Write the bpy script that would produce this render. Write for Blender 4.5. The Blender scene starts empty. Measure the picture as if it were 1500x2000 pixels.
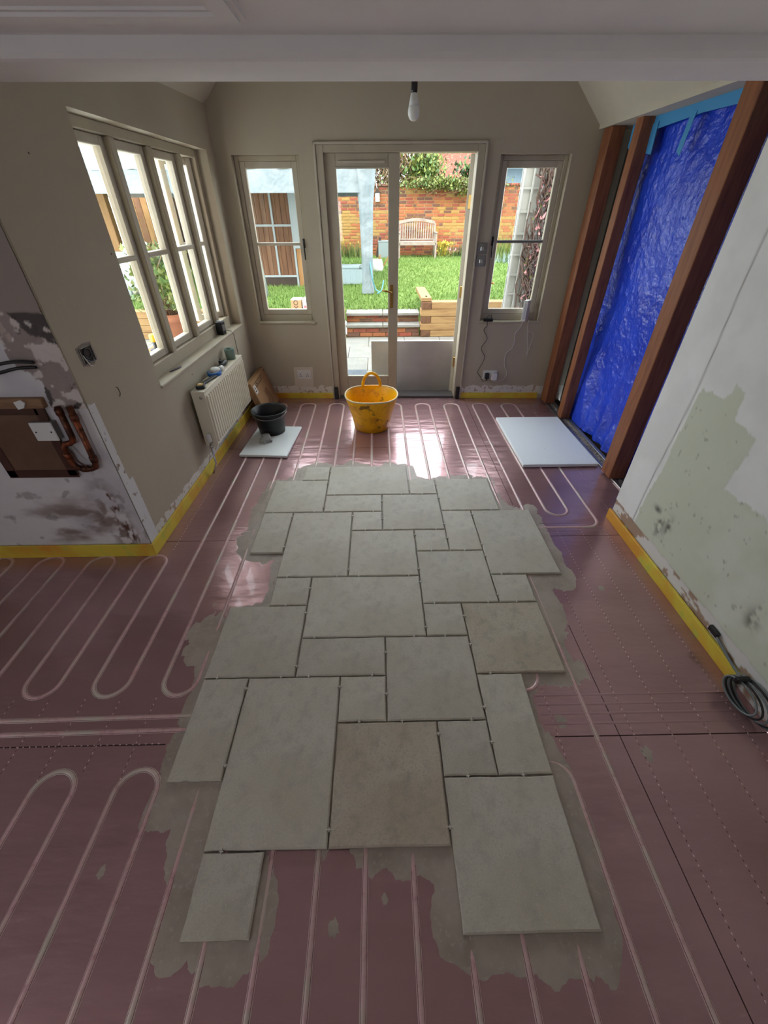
import bpy, bmesh, math, random
import numpy as np
from mathutils import Matrix, Vector
random.seed(7); rng = np.random.default_rng(7)
SC = bpy.context.scene; COL = SC.collection
PI = math.pi; R = math.radians

# ------------------------------------------------------------------ camera, world, light, exposure
cam_d = bpy.data.cameras.new('camera'); cam = bpy.data.objects.new('camera', cam_d); COL.objects.link(cam)
FPX = 787.2; cam_d.sensor_fit = 'VERTICAL'; cam_d.sensor_height = 32.0; cam_d.lens = FPX/2000*32.0
cam_d.clip_start = 0.02; cam_d.clip_end = 200
def cam_rot(p, y, r):
    cy, sy, cp, sp = math.cos(y), math.sin(y), math.cos(p), math.sin(p)
    f = Vector((sy*cp, cy*cp, -sp)); rt = Vector((cy, -sy, 0)); up = rt.cross(f)
    r2 = rt*math.cos(r)+up*math.sin(r); u2 = -rt*math.sin(r)+up*math.cos(r)
    return Matrix((r2, u2, -f)).transposed().to_4x4()
CAMZ = 1.682
cam.matrix_world = Matrix.Translation((0, 0, CAMZ)) @ cam_rot(R(37.03), R(0.80), R(-0.29))
SC.camera = cam
world = bpy.data.worlds.new('overcast_sky'); SC.world = world; world.use_nodes = True
bg = world.node_tree.nodes['Background']; bg.inputs['Color'].default_value = (0.86, 0.94, 1.0, 1); bg.inputs['Strength'].default_value = 1.0
sun_d = bpy.data.lights.new('hazy_sun', 'SUN'); sun_d.energy = .5; sun_d.angle = R(25); sun_d.color = (1, .95, .86)
sun = bpy.data.objects.new('hazy_sun', sun_d); COL.objects.link(sun); sun.rotation_euler = Vector((-.25, -.8, 1.0)).to_track_quat('Z', 'Y').to_euler()
def portal(name, loc, rot, w, h):
    d = bpy.data.lights.new(name, 'AREA'); d.shape = 'RECTANGLE'; d.size = w; d.size_y = h; d.cycles.is_portal = True
    o = bpy.data.objects.new(name, d); COL.objects.link(o); o.location = loc; o.rotation_euler = rot
SC.view_settings.view_transform = 'Standard'; SC.view_settings.look = 'None'
SC.cycles.max_bounces = 8; SC.cycles.glossy_bounces = 3; SC.cycles.transparent_max_bounces = 10
SC.view_settings.gamma = 1; SC.view_settings.use_curve_mapping = False
SC.view_settings.exposure = 3.0
portal('portal_back', (0.2, 4.66, 1.15), (R(-90), 0, 0), 3.2, 2.3)
portal('portal_side', (-1.62, 3.35, 1.42), (0, R(-90), 0), 1.4, 2.0)
portal('portal_rear', (-1.25, -1.86, 1.45), (R(90), 0, 0), .5, .7)
portal('portal_kitchen', (-3.26, -.2, 1.4), (0, R(-90), 0), .6, .5)

# ------------------------------------------------------------------ helpers
def S(r, g, b):
    f = lambda c: ((c/255+.055)/1.055)**2.4 if c/255 > .04045 else c/255/12.92
    return (f(r), f(g), f(b))
def EX(r, g, b): return tuple(.52*c for c in S(r, g, b))   # outdoor colours darkened so the garden keeps detail at the indoor exposure
class MB:
    def __init__(s): s.v = []; s.f = []; s.sm = []; s.mi = []
    def add(s, vs, fs, smooth=False, mi=0, M=None):
        o = len(s.v)
        if M is not None: vs = [tuple(M @ Vector(v)) for v in vs]
        s.v += [tuple(v) for v in vs]; s.f += [tuple(i+o for i in f) for f in fs]
        s.sm += [smooth]*len(fs); s.mi += [mi]*len(fs); return s
    def box(s, x0, x1, y0, y1, z0, z1, M=None, mi=0):
        v = [(x, y, z) for x in (x0, x1) for y in (y0, y1) for z in (z0, z1)]
        return s.add(v, [(0, 1, 3, 2), (4, 6, 7, 5), (0, 4, 5, 1), (2, 3, 7, 6), (0, 2, 6, 4), (1, 5, 7, 3)], mi=mi, M=M)
    def rbox(s, x0, x1, y0, y1, z0, z1, b=.005, seg=2, M=None, mi=0, smooth=True):
        bm = bmesh.new(); bmesh.ops.create_cube(bm, size=1)
        for v in bm.verts: v.co = Vector(((x0+x1)/2+v.co.x*(x1-x0), (y0+y1)/2+v.co.y*(y1-y0), (z0+z1)/2+v.co.z*(z1-z0)))
        bmesh.ops.bevel(bm, geom=bm.edges[:], offset=b, segments=seg, affect='EDGES', profile=.5)
        bm.verts.index_update()
        fa = sorted((f.calc_area() for f in bm.faces), reverse=True)[min(5, len(bm.faces)-1)]*.999; k0 = len(s.sm); flat = [f.calc_area() < fa and seg > 1 for f in bm.faces]
        s.add([v.co[:] for v in bm.verts], [[v.index for v in f.verts] for f in bm.faces], smooth, mi, M); s.sm[k0:] = flat; bm.free(); return s
    def tube(s, pts, r, n=8, closed=False, M=None, mi=0):
        P = [Vector(p) for p in pts]; N = len(P); rs = r if isinstance(r, (list, tuple)) else [r]*N
        vs = []; up = None
        for i in range(N):
            a = P[i-1] if (i > 0 or closed) else P[i]; b = P[(i+1) % N] if (i < N-1 or closed) else P[i]
            t = (b-a).normalized()
            if up is None: up = t.orthogonal().normalized()
            up = (up-t*up.dot(t)); up = up.normalized() if up.length > 1e-6 else t.orthogonal().normalized()
            w = t.cross(up)
            for k in range(n): vs.append(P[i]+(up*math.cos(2*PI*k/n)+w*math.sin(2*PI*k/n))*rs[i])
        fs = []
        for i in range(N if closed else N-1):
            j = (i+1) % N
            for k in range(n): fs.append((i*n+k, i*n+(k+1) % n, j*n+(k+1) % n, j*n+k))
        if not closed: fs += [tuple(range(n-1, -1, -1)), tuple((N-1)*n+k for k in range(n))]
        return s.add(vs, fs, True, mi, M)
    def lathe(s, prof, n=24, c=(0, 0, 0), M=None, mi=0, sx=1, sy=1):
        vs = []; fs = []; m = len(prof)
        for k in range(n):
            a = 2*PI*k/n
            for r_, z in prof: vs.append((c[0]+r_*math.cos(a)*sx, c[1]+r_*math.sin(a)*sy, c[2]+z))
        for k in range(n):
            j = (k+1) % n
            for i in range(m-1): fs.append((k*m+i, j*m+i, j*m+i+1, k*m+i+1))
        if prof[0][0] > 1e-5: fs.append(tuple(k*m for k in range(n-1, -1, -1)))
        if prof[-1][0] > 1e-5: fs.append(tuple(k*m+m-1 for k in range(n)))
        return s.add(vs, fs, True, mi, M)
    def prism(s, poly, z0, z1, M=None, mi=0, smooth=False):
        n = len(poly); vs = [(x, y, z0) for x, y in poly]+[(x, y, z1) for x, y in poly]
        fs = [tuple(range(n-1, -1, -1)), tuple(range(n, 2*n))]+[(i, (i+1) % n, n+(i+1) % n, n+i) for i in range(n)]
        return s.add(vs, fs, smooth, mi, M)
    def sweep(s, prof, path, mi=0):
        P = [Vector((p[0], p[1], 0)) for p in path]; m = len(prof); vs = []
        for i, p in enumerate(P):
            a = P[max(i-1, 0)]; b = P[min(i+1, len(P)-1)]; t = (b-a).normalized(); nrm = Vector((t.y, -t.x, 0))
            for o, z in prof: vs.append((p.x+nrm.x*o, p.y+nrm.y*o, z))
        fs = [(i*m+k, i*m+k+1, (i+1)*m+k+1, (i+1)*m+k) for i in range(len(P)-1) for k in range(m-1)]
        s.add(vs, fs, True, mi)
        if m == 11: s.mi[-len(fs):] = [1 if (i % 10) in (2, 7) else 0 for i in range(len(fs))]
        return s
    def mesh(s, name, mats):
        me = bpy.data.meshes.new(name); me.from_pydata(s.v, [], s.f)
        me.polygons.foreach_set('use_smooth', s.sm)
        for m in (mats if isinstance(mats, (list, tuple)) else [mats]): me.materials.append(m)
        if any(s.mi): me.polygons.foreach_set('material_index', s.mi)
        bm = bmesh.new(); bm.from_mesh(me); bmesh.ops.recalc_face_normals(bm, faces=bm.faces[:]); bm.to_mesh(me); bm.free()
        me.update(); return me
    def build(s, name, mats, parent=None, M=None, **kw):
        return link(name, s.mesh(name, mats), parent, M, **kw)
def link(name, data, parent=None, M=None, label=None, cat=None, group=None, kind=None):
    o = bpy.data.objects.new(name, data); COL.objects.link(o)
    if parent is not None: o.parent = parent
    if M is not None: o.matrix_local = M
    tag(o, label, cat, group, kind); return o
def tag(o, label=None, cat=None, group=None, kind=None):
    for k, v in (('label', label), ('category', cat), ('group', group), ('kind', kind)):
        if v: o[k] = v
def thing(name, label, cat, loc=(0, 0, 0), rz=0, group=None, kind=None, M=None):
    M = M if M is not None else Matrix.Translation(loc) @ Matrix.Rotation(rz, 4, 'Z')
    return link(name, None, None, M, label, cat, group, kind)
def dup(root, M, label, group=None):
    r = root.copy(); COL.objects.link(r); r.matrix_world = M; r['label'] = label
    for ch in root.children:
        c = ch.copy(); COL.objects.link(c); c.parent = r
        for g in ch.children:
            d = g.copy(); COL.objects.link(d); d.parent = c
    return r
def T(x, y, z): return Matrix.Translation((x, y, z))
def RX(a): return Matrix.Rotation(R(a), 4, 'X')
def RY(a): return Matrix.Rotation(R(a), 4, 'Y')
def RZ(a): return Matrix.Rotation(R(a), 4, 'Z')
def text(body, size, mat, parent, M, ext=.0006, align='CENTER'):
    c = bpy.data.curves.new('lettering', 'FONT'); c.body = body; c.size = size; c.extrude = ext; c.align_x = align; c.align_y = 'CENTER'
    c.materials.append(mat); t = bpy.data.objects.new('lettering', c); COL.objects.link(t); dg = bpy.context.evaluated_depsgraph_get()
    me = bpy.data.meshes.new_from_object(t.evaluated_get(dg)); bpy.data.objects.remove(t); me.materials.clear(); me.materials.append(mat); return link('lettering', me, parent, M)
def smoothstep(a, b, x): t = np.clip((x-a)/(b-a), 0, 1); return t*t*(3-2*t)
_perm = rng.random((256, 256))
def vnoise(x, y):
    xi = np.floor(x).astype(int); yi = np.floor(y).astype(int); fx = x-xi; fy = y-yi
    fx = fx*fx*(3-2*fx); fy = fy*fy*(3-2*fy); g = lambda a, b: _perm[a % 256, b % 256]
    return (g(xi, yi)*(1-fx)+g(xi+1, yi)*fx)*(1-fy)+(g(xi, yi+1)*(1-fx)+g(xi+1, yi+1)*fx)*fy
def fbm(x, y, o=4, ox=0.):
    r_ = 0; a = .5; t = 0
    for k in range(o): r_ = r_+a*vnoise(x*2**k+17.3*k+ox, y*2**k+5.1*k+ox*1.7); t += a; a *= .5
    return r_/t
def in_poly(x, y, poly):
    c = np.zeros(x.shape, bool); n = len(poly)
    for i in range(n):
        x1, y1 = poly[i]; x2, y2 = poly[(i+1) % n]
        if y1 == y2: continue
        c ^= ((y1 > y) != (y2 > y)) & (x < (x2-x1)*(y-y1)/(y2-y1)+x1)
    return c
def grid_obj(name, U, V, Pxyz, mat, col=None, smooth=True, mask=None, parent=None, M=None, **kw):
    nu, nv = len(U), len(V); me = bpy.data.meshes.new(name)
    idx = np.arange(nu*nv).reshape(nu, nv)
    F = np.stack([idx[:-1, :-1], idx[1:, :-1], idx[1:, 1:], idx[:-1, 1:]], -1).reshape(-1, 4)
    if mask is not None: F = F[mask.ravel()[F].any(1)]
    used = np.unique(F); remap = -np.ones(nu*nv, int); remap[used] = np.arange(len(used))
    P = Pxyz.reshape(-1, 3)[used]; F = remap[F]
    me.from_pydata(P.tolist(), [], F.tolist()); me.polygons.foreach_set('use_smooth', [smooth]*len(F)); me.materials.append(mat)
    if col is not None:
        a = me.color_attributes.new('paint', 'FLOAT_COLOR', 'POINT'); c = np.ones((len(used), 4), np.float32); c[:, :3] = col.reshape(-1, 3)[used]
        a.data.foreach_set('color', c.ravel())
    me.update(); return link(name, me, parent, M, **kw)

def mat(name, col, rough=.6, metal=0., spec=.5, var=None, bump=None, coat=0., obj_var=0., attr=None, stretch=None, trans=None, emit=None):
    """var=(scale, colour2, low, high) noise blend; bump=(scale, strength, distance)"""
    m = bpy.data.materials.new(name); m.use_nodes = True; nt = m.node_tree; N = nt.nodes; L = nt.links
    b = N['Principled BSDF']; b.inputs['Roughness'].default_value = rough; b.inputs['Metallic'].default_value = metal
    b.inputs['Specular IOR Level'].default_value = spec; b.inputs['Base Color'].default_value = (*col, 1); b.inputs['Coat Weight'].default_value = coat
    if emit: b.inputs['Emission Color'].default_value = (*col, 1); b.inputs['Emission Strength'].default_value = emit
    tc = N.new('ShaderNodeTexCoord'); src = tc.outputs['Object']
    if stretch:
        mp = N.new('ShaderNodeMapping'); mp.inputs['Scale'].default_value = stretch; L.new(src, mp.inputs['Vector']); src = mp.outputs['Vector']
    cur = None
    if attr:
        at = N.new('ShaderNodeAttribute'); at.attribute_name = attr; cur = at.outputs['Color']
    for vv in ([var] if var and not isinstance(var, list) else (var or [])):
        n = N.new('ShaderNodeTexNoise'); n.inputs['Scale'].default_value = vv[0]; n.inputs['Detail'].default_value = 3; n.inputs['Roughness'].default_value = .62; L.new(src, n.inputs['Vector'])
        mr = N.new('ShaderNodeMapRange'); mr.inputs[1].default_value = vv[2]; mr.inputs[2].default_value = vv[3]; L.new(n.outputs['Fac'], mr.inputs[0])
        mx = N.new('ShaderNodeMix'); mx.data_type = 'RGBA'; L.new(mr.outputs[0], mx.inputs[0])
        if cur is None: mx.inputs[6].default_value = (*col, 1)
        else: L.new(cur, mx.inputs[6])
        mx.inputs[7].default_value = (*vv[1], 1); cur = mx.outputs[2]
    if obj_var:
        oi = N.new('ShaderNodeObjectInfo'); mr = N.new('ShaderNodeMapRange'); mr.inputs[3].default_value = 1-obj_var; mr.inputs[4].default_value = 1+obj_var
        L.new(oi.outputs['Random'], mr.inputs[0]); h = N.new('ShaderNodeHueSaturation'); L.new(mr.outputs[0], h.inputs['Value'])
        if cur is None: h.inputs['Color'].default_value = (*col, 1)
        else: L.new(cur, h.inputs['Color'])
        cur = h.outputs['Color']
    if cur is not None: L.new(cur, b.inputs['Base Color'])
    prev = None
    for bb in ([bump] if bump and not isinstance(bump, list) else (bump or [])):
        n = N.new('ShaderNodeTexNoise'); n.inputs['Scale'].default_value = bb[0]; n.inputs['Detail'].default_value = 2.5; L.new(src, n.inputs['Vector'])
        bp = N.new('ShaderNodeBump'); bp.inputs['Strength'].default_value = bb[1]; bp.inputs['Distance'].default_value = bb[2]; L.new(n.outputs['Fac'], bp.inputs['Height'])
        if prev: L.new(prev, bp.inputs['Normal'])
        prev = bp.outputs['Normal']
    if prev: L.new(prev, b.inputs['Normal'])
    if trans: b.inputs['Transmission Weight'].default_value = trans
    return m
def wall_paint(name, col, plaster, zt, brown=S(186, 162, 142)):
    """painted wall whose paint stops in a ragged line near the floor, bare plaster below"""
    m = mat(name, col, .75, spec=.3, var=(1.3, tuple(c*.93 for c in col), .35, .7), bump=(35, .12, .01)); nt = m.node_tree; N = nt.nodes; L = nt.links; b = N['Principled BSDF']
    cur = b.inputs['Base Color'].links[0].from_socket
    tc = N.new('ShaderNodeTexCoord'); sx = N.new('ShaderNodeSeparateXYZ'); L.new(tc.outputs['Object'], sx.inputs[0])
    n = N.new('ShaderNodeTexNoise'); n.inputs['Scale'].default_value = 14; n.inputs['Detail'].default_value = 4; L.new(tc.outputs['Object'], n.inputs['Vector'])
    a = N.new('ShaderNodeMath'); a.operation = 'MULTIPLY_ADD'; L.new(n.outputs['Fac'], a.inputs[0]); a.inputs[1].default_value = -.07; L.new(sx.outputs['Z'], a.inputs[2])
    mr = N.new('ShaderNodeMapRange'); mr.inputs[1].default_value = zt-.037; mr.inputs[2].default_value = zt-.033; L.new(a.outputs[0], mr.inputs[0])
    n2 = N.new('ShaderNodeTexNoise'); n2.inputs['Scale'].default_value = 22; L.new(tc.outputs['Object'], n2.inputs['Vector'])
    r2 = N.new('ShaderNodeMapRange'); r2.inputs[1].default_value = .57; r2.inputs[2].default_value = .6; L.new(n2.outputs['Fac'], r2.inputs[0])
    m1 = N.new('ShaderNodeMix'); m1.data_type = 'RGBA'; m1.inputs[6].default_value = (*plaster, 1); m1.inputs[7].default_value = (*brown, 1); L.new(r2.outputs[0], m1.inputs[0])
    m2 = N.new('ShaderNodeMix'); m2.data_type = 'RGBA'; L.new(mr.outputs[0], m2.inputs[0]); L.new(m1.outputs[2], m2.inputs[6]); L.new(cur, m2.inputs[7]); L.new(m2.outputs[2], b.inputs['Base Color'])
    return m
def glass_mat(name, tint=(.96, .98, .97), refl=1.0):
    m = bpy.data.materials.new(name); m.use_nodes = True; nt = m.node_tree; N = nt.nodes; L = nt.links; N.remove(N['Principled BSDF'])
    t = N.new('ShaderNodeBsdfTransparent'); t.inputs[0].default_value = (*tint, 1); g = N.new('ShaderNodeBsdfGlossy'); g.inputs['Roughness'].default_value = .02
    lw = N.new('ShaderNodeLayerWeight'); lw.inputs['Blend'].default_value = .5; p = N.new('ShaderNodeMath'); p.operation = 'POWER'; p.inputs[1].default_value = 5; L.new(lw.outputs['Facing'], p.inputs[0])
    f = N.new('ShaderNodeMath'); f.operation = 'MULTIPLY_ADD'; f.inputs[1].default_value = .9; f.inputs[2].default_value = .03; L.new(p.outputs[0], f.inputs[0]); mx = N.new('ShaderNodeMixShader'); L.new(f.outputs[0], mx.inputs[0]); L.new(t.outputs[0], mx.inputs[1]); L.new(g.outputs[0], mx.inputs[2]); L.new(mx.outputs[0], N['Material Output'].inputs[0])
    return m

TAUPE = S(188, 177, 157); PLASTER = S(222, 217, 210)
mt = {}
mt['wall'] = wall_paint('taupe_wall_paint', TAUPE, PLASTER, .135)
mt['ceil'] = mat('ceiling_white', S(238, 233, 231), .8, spec=.3, var=(2, S(232, 227, 226), .4, .65), bump=(40, .05, .01))
mt['vault'] = mat('vault_paint', S(205, 197, 180), .8, spec=.3, var=(2, S(198, 190, 172), .4, .65))
mt['frame'] = mat('window_frame_paint', S(182, 171, 150), .45, var=(6, S(174, 163, 142), .4, .7))
mt['sash'] = mat('sash_paint', S(194, 184, 166), .45, var=(6, S(186, 176, 158), .4, .7))
mt['glass'] = glass_mat('window_glass')
mt['slab'] = mat('screed_slab', S(80, 66, 60), .9)
FOIL = S(184, 144, 146)
mt['foil'] = mat('pink_foil_board', FOIL, .25, metal=.55, var=[(1.6, S(170, 131, 133), .4, .65), (30, S(196, 158, 160), .66, .8)], bump=[(9, .20, .03), (50, .12, .004)], stretch=(.45, 1.4, 1), coat=.4)
mt['pipe'] = mat('pipe_channel_foil', S(216, 176, 176), .35, metal=.15, var=[(40, S(190, 142, 144), .5, .72), (7, S(206, 190, 178), .45, .62)], bump=(90, .2, .003))
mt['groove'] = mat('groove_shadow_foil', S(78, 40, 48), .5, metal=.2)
mt['dot'] = mat('perforation_white', S(225, 195, 195), .5)
mt['dotd'] = mat('perforation_dark', S(70, 40, 45), .6)
mt['tile'] = mat('limestone_porcelain', S(202, 196, 182), .58, var=[(3.0, S(190, 181, 163), .36, .66), (22, S(176, 169, 156), .5, .78), (140, S(184, 178, 165), .5, .72), (260, S(218, 213, 202), .58, .74)], bump=[(16, .18, .005), (170, .3, .002)], obj_var=.05)
mt['tile_tan'] = mat('limestone_porcelain_tan', S(198, 188, 171), .58, var=[(4.0, S(184, 169, 148), .38, .66), (22, S(164, 155, 140), .5, .75), (140, S(170, 160, 144), .5, .72), (260, S(198, 188, 172), .58, .74)], bump=[(16, .18, .005), (170, .3, .002)])
mt['spacer'] = mat('spacer_plastic', S(205, 200, 188), .5)
mt['adhesive'] = mat('tile_adhesive', S(176, 163, 150), .4, var=[(5, S(156, 142, 130), .4, .65), (60, S(184, 172, 160), .55, .75)], bump=[(30, .3, .006), (7, .2, .01)])
mt['yellow'] = mat('yellow_edge_foam', S(228, 204, 72), .5, var=[(2.2, S(222, 158, 52), .48, .62), (7, S(200, 202, 84), .55, .7)])
mt['timber'] = mat('brown_timber', S(150, 92, 57), .6, var=[(6, S(118, 68, 42), .4, .7)], bump=(30, .25, .004), stretch=(6, 6, .6))
mt['tarp'] = mat('blue_tarpaulin', S(36, 78, 224), .27, spec=.8, var=(2.5, S(28, 62, 200), .4, .65), bump=[(14, .5, .02), (42, .7, .010), (110, .5, .004)])
mt['tape_b'] = mat('blue_tape', S(70, 150, 205), .5)
mt['white_foam'] = mat('white_foam_board', S(242, 246, 247), .55, var=(45, S(120, 120, 115), .74, .78), bump=(8, .1, .01))
mt['grit'] = mat('grey_grit', S(160, 150, 138), .9, var=(60, S(84, 78, 70), .5, .6), bump=(60, .6, .01))
mt['white_pl'] = mat('white_plastic', S(225, 224, 222), .35)
mt['grey_pl'] = mat('grey_plastic', S(120, 118, 114), .4)
mt['black_pl'] = mat('black_plastic', S(22, 22, 24), .35)
mt['rub'] = mat('black_rubber', S(17, 18, 20), .4, var=(14, S(60, 60, 60), .64, .8))
mt['tub'] = mat('yellow_tub_plastic', S(253, 190, 6), .35, var=[(9, S(226, 156, 14), .5, .62), (6, S(140, 100, 36), .6, .66)], stretch=(1, 1, 1.2))
mt['tub_rim'] = mat('tub_rim_plastic', S(222, 200, 150), .45)
mt['rad'] = mat('radiator_enamel', S(236, 228, 208), .3)
mt['chrome'] = mat('chrome', S(190, 190, 190), .2, metal=1)
mt['steel'] = mat('dull_steel', S(150, 148, 145), .35, metal=.9)
mt['brass'] = mat('brass', S(170, 135, 75), .3, metal=.9)
mt['copper'] = mat('copper_pipe', S(150, 84, 54), .4, metal=.8, var=(12, S(74, 46, 36), .42, .6))
mt['brown_card'] = mat('brown_board', S(112, 82, 62), .7, var=(4, S(100, 72, 54), .4, .6))
mt['brown_tape'] = mat('brown_tape', S(74, 44, 32), .35)
mt['batten'] = mat('pine_batten', S(150, 116, 84), .7, var=(8, S(120, 86, 60), .4, .65), stretch=(.6, 4, 4))
mt['card'] = mat('cardboard', S(172, 134, 96), .75, var=(3, S(158, 120, 84), .4, .65))
mt['ink'] = mat('dark_ink', S(50, 38, 30), .7)
mt['paperw'] = mat('white_paper', S(228, 226, 222), .6)
mt['mug'] = mat('sage_mug_glaze', S(124, 148, 138), .3)
mt['bluetape'] = mat('blue_masking_tape', S(35, 110, 190), .5)
mt['cable_g'] = mat('grey_cable', S(120, 128, 130), .4)
mt['cable_k'] = mat('black_cable', S(28, 28, 30), .45)
mt['cable_w'] = mat('white_cable', S(215, 212, 208), .4)
mt['bulb'] = mat('bulb_opal', S(236, 234, 228), .3)
mt['bag'] = mat('clear_bag_grey', S(165, 165, 162), .3, var=(30, S(110, 105, 100), .5, .62))
mt['stone'] = mat('pale_paving', EX(164, 160, 151), .7, var=(5, EX(150, 145, 135), .4, .65), obj_var=.05)
mt['matgrey'] = mat('door_mat_grey', EX(112, 120, 128), .9, var=(60, EX(80, 86, 92), .45, .6))
BR = [mat('brick_orange', EX(196, 118, 70), .85, var=(20, EX(176, 100, 60), .4, .7)), mat('brick_red', EX(180, 92, 66), .85, var=(20, EX(150, 76, 56), .4, .7)),
      mat('brick_ochre', EX(198, 152, 84), .85, var=(20, EX(178, 140, 70), .4, .7)), mat('brick_brown', EX(140, 92, 70), .85, var=(20, EX(110, 76, 60), .4, .7))]
mt['mortar'] = mat('lime_mortar', EX(216, 190, 140), .9, var=[(1.2, EX(214, 176, 90), .45, .6), (8, EX(200, 170, 130), .5, .7)])
mt['housebrick'] = mat('far_house_brick', EX(178, 98, 78), .9, var=(30, EX(206, 150, 130), .55, .62), stretch=(.35, 1, 1))
mt['sleeper'] = mat('oak_sleeper', EX(190, 150, 94), .75, var=(5, EX(164, 122, 72), .42, .65), stretch=(.4, 4, 4), bump=(14, .2, .01))
mt['endgrain'] = mat('sleeper_end_grain', EX(130, 88, 54), .85, var=(14, EX(96, 62, 38), .45, .65))
mt['soil'] = mat('lawn_soil', EX(120, 150, 62), .95, var=(2, EX(134, 162, 70), .4, .65))
mt['grass'] = mat('grass_blade', EX(130, 166, 72), .7, var=(1.2, EX(148, 178, 86), .4, .65))
mt['canvas'] = mat('gazebo_canvas', EX(168, 178, 182), .7, var=(3, EX(148, 162, 168), .4, .65), bump=(5, .7, .06))
mt['gmetal'] = mat('gazebo_frame_white', EX(190, 198, 200), .4)
mt['shedwood'] = mat('brown_shed_wood', EX(150, 100, 64), .7, var=(5, EX(122, 78, 48), .4, .65), stretch=(4, 4, .5))
mt['shedlight'] = mat('orange_timber', EX(206, 152, 92), .7, var=(5, EX(180, 126, 72), .4, .65), stretch=(4, 4, .5))
mt['shedark'] = mat('dark_plinth_wood', EX(74, 56, 46), .8)
mt['leaf'] = [mat('leaf_green', EX(96, 128, 56), .6), mat('leaf_olive', EX(132, 140, 70), .6), mat('leaf_lime', EX(150, 164, 74), .6), mat('leaf_dark', EX(62, 88, 46), .6)]
mt['twig'] = mat('twig_brown', EX(150, 124, 88), .85)
mt['stem'] = mat('rose_stem', EX(116, 92, 80), .85)
mt['pink'] = mat('pink_blossom', EX(226, 158, 156), .6)
mt['daff'] = mat('yellow_flower', EX(238, 214, 80), .6)
mt['terra'] = mat('terracotta', EX(196, 122, 84), .8, var=(6, EX(176, 104, 72), .4, .65))
mt['bench'] = mat('weathered_teak', EX(186, 172, 156), .8, var=(8, EX(166, 150, 134), .4, .65))
mt['cool'] = mat('pale_blue_plastic', EX(196, 216, 222), .45)
mt['rope'] = mat('blue_rope', EX(110, 180, 200), .6)
mt['zinc'] = mat('zinc_planter', EX(176, 188, 190), .5, metal=.3)
mt['drilly'] = mat('drill_yellow', S(232, 180, 40), .4)
mt['slate'] = mat('blue_grey_roof', EX(128, 150, 164), .7)
mt['trellis'] = mat('white_trellis', EX(228, 228, 222), .6)

# ------------------------------------------------------------------ wall frames
tL = math.atan(.03); ML = Matrix.Translation((-1.37, 1.84, 0)) @ Matrix.Rotation(-tL, 4, 'Z')   # local x = into room, y = along wall
tB = math.atan(-.0225); MBK = Matrix.Translation((0, 4.335, 0)) @ Matrix.Rotation(tB, 4, 'Z')   # local x along wall, y outwards
def wall_holes(mb, a0, a1, z0, z1, d0, d1, holes, axis):
    """slab between depth d0..d1, spanning a0..a1 x z0..z1, with rectangular holes (a,b,zlo,zhi)"""
    cuts = sorted({a0, a1, *[h[0] for h in holes], *[h[1] for h in holes]})
    for p, q in zip(cuts[:-1], cuts[1:]):
        segs = [(z0, z1)]
        for h in holes:
            if h[0] <= p+1e-6 and h[1] >= q-1e-6:
                segs = [s for lo, hi in segs for s in ((lo, min(hi, h[2])), (max(lo, h[3]), hi)) if s[1]-s[0] > 1e-4]
        for lo, hi in segs:
            if axis == 'x': mb.box(p, q, d0, d1, lo, hi)
            else: mb.box(d0, d1, p, q, lo, hi)
    return mb

# ------------------------------------------------------------------ floor: slab, boards
floor = MB().box(-3.2, 1.56, -1.8, 1.835, -.07, -.022).box(-1.4, 2.0, 1.835, 4.45, -.07, -.022).box(1.5, 2.0, 2.14, 1.8, -.07, -.022).build(
    'floor', mt['slab'], label='room floor of pink foil heating boards partly laid with stone tiles', cat='floor', kind='structure')
regions = [(-3.2, 1.56, -1.8, 1.84), (-1.4, 1.56, 1.84, 2.14), (-1.4, 1.80, 2.14, 4.36)]
xs = [-3.2, .945, 1.80]; ys = [-1.8, -1.71, -.49, .73, 1.95, 3.17, 4.36]
for a, b in zip(xs[:-1], xs[1:]):
    for c, d in zip(ys[:-1], ys[1:]):
        m = MB(); ok = False
        for r_ in regions:
            x0, x1, y0, y1 = max(a, r_[0]), min(b, r_[1]), max(c, r_[2]), min(d, r_[3])
            if x1-x0 > .02 and y1-y0 > .02:
                gx0 = .0018 if x0 == a else 0; gx1 = .0018 if x1 == b else 0; gy0 = .0022 if y0 == c else 0; gy1 = .0022 if y1 == d else 0
                m.box(x0+gx0, x1-gx1, y0+gy0, y1-gy1, -.022, 0); ok = True
        if ok: m.build('insulation_board', mt['foil'], floor)

# heating pipes: serpentine runs on a 152 mm pitch
XK = lambda k: -.06+.152*k
def bend(xa, xb, y, up):
    r_ = abs(xb-xa)/2; c = (xa+xb)/2; s = 1 if xb > xa else -1
    return [(c-s*r_*math.cos(t), y+(1 if up else -1)*r_*math.sin(t)) for t in np.linspace(0, PI, 15)]
PROF = [(-.0108, -.0005), (-.0094, .0016), (-.0080, .0012), (-.0066, .0018), (-.0040, .0036), (0, .0044), (.0040, .0036), (.0066, .0018), (.0080, .0012), (.0094, .0016), (.0108, -.0005)]
def wob(path): return [(x+.0012*math.sin(y*23+x*9), y+.001*math.sin(x*19)) for x, y in path]
def densify(p):
    o = [p[0]]
    for a, b in zip(p[:-1], p[1:]):
        n = max(1, int(math.hypot(b[0]-a[0], b[1]-a[1])/.06))
        o += [(a[0]+(b[0]-a[0])*i/n, a[1]+(b[1]-a[1])*i/n) for i in range(1, n+1)]
    return o
YT, YF = 1.745, 4.10
pa = [(XK(-15), .95)]
for k in range(-15, -7, 2):
    pa += bend(XK(k), XK(k+1), YT, True)
    if k+2 < -7 or True: pa += bend(XK(k+1), XK(k+2), 1.005, False)
pa += bend(XK(-7), XK(-6), YF+.02, True)+bend(XK(-6), XK(-5), 1.005, False)
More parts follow.
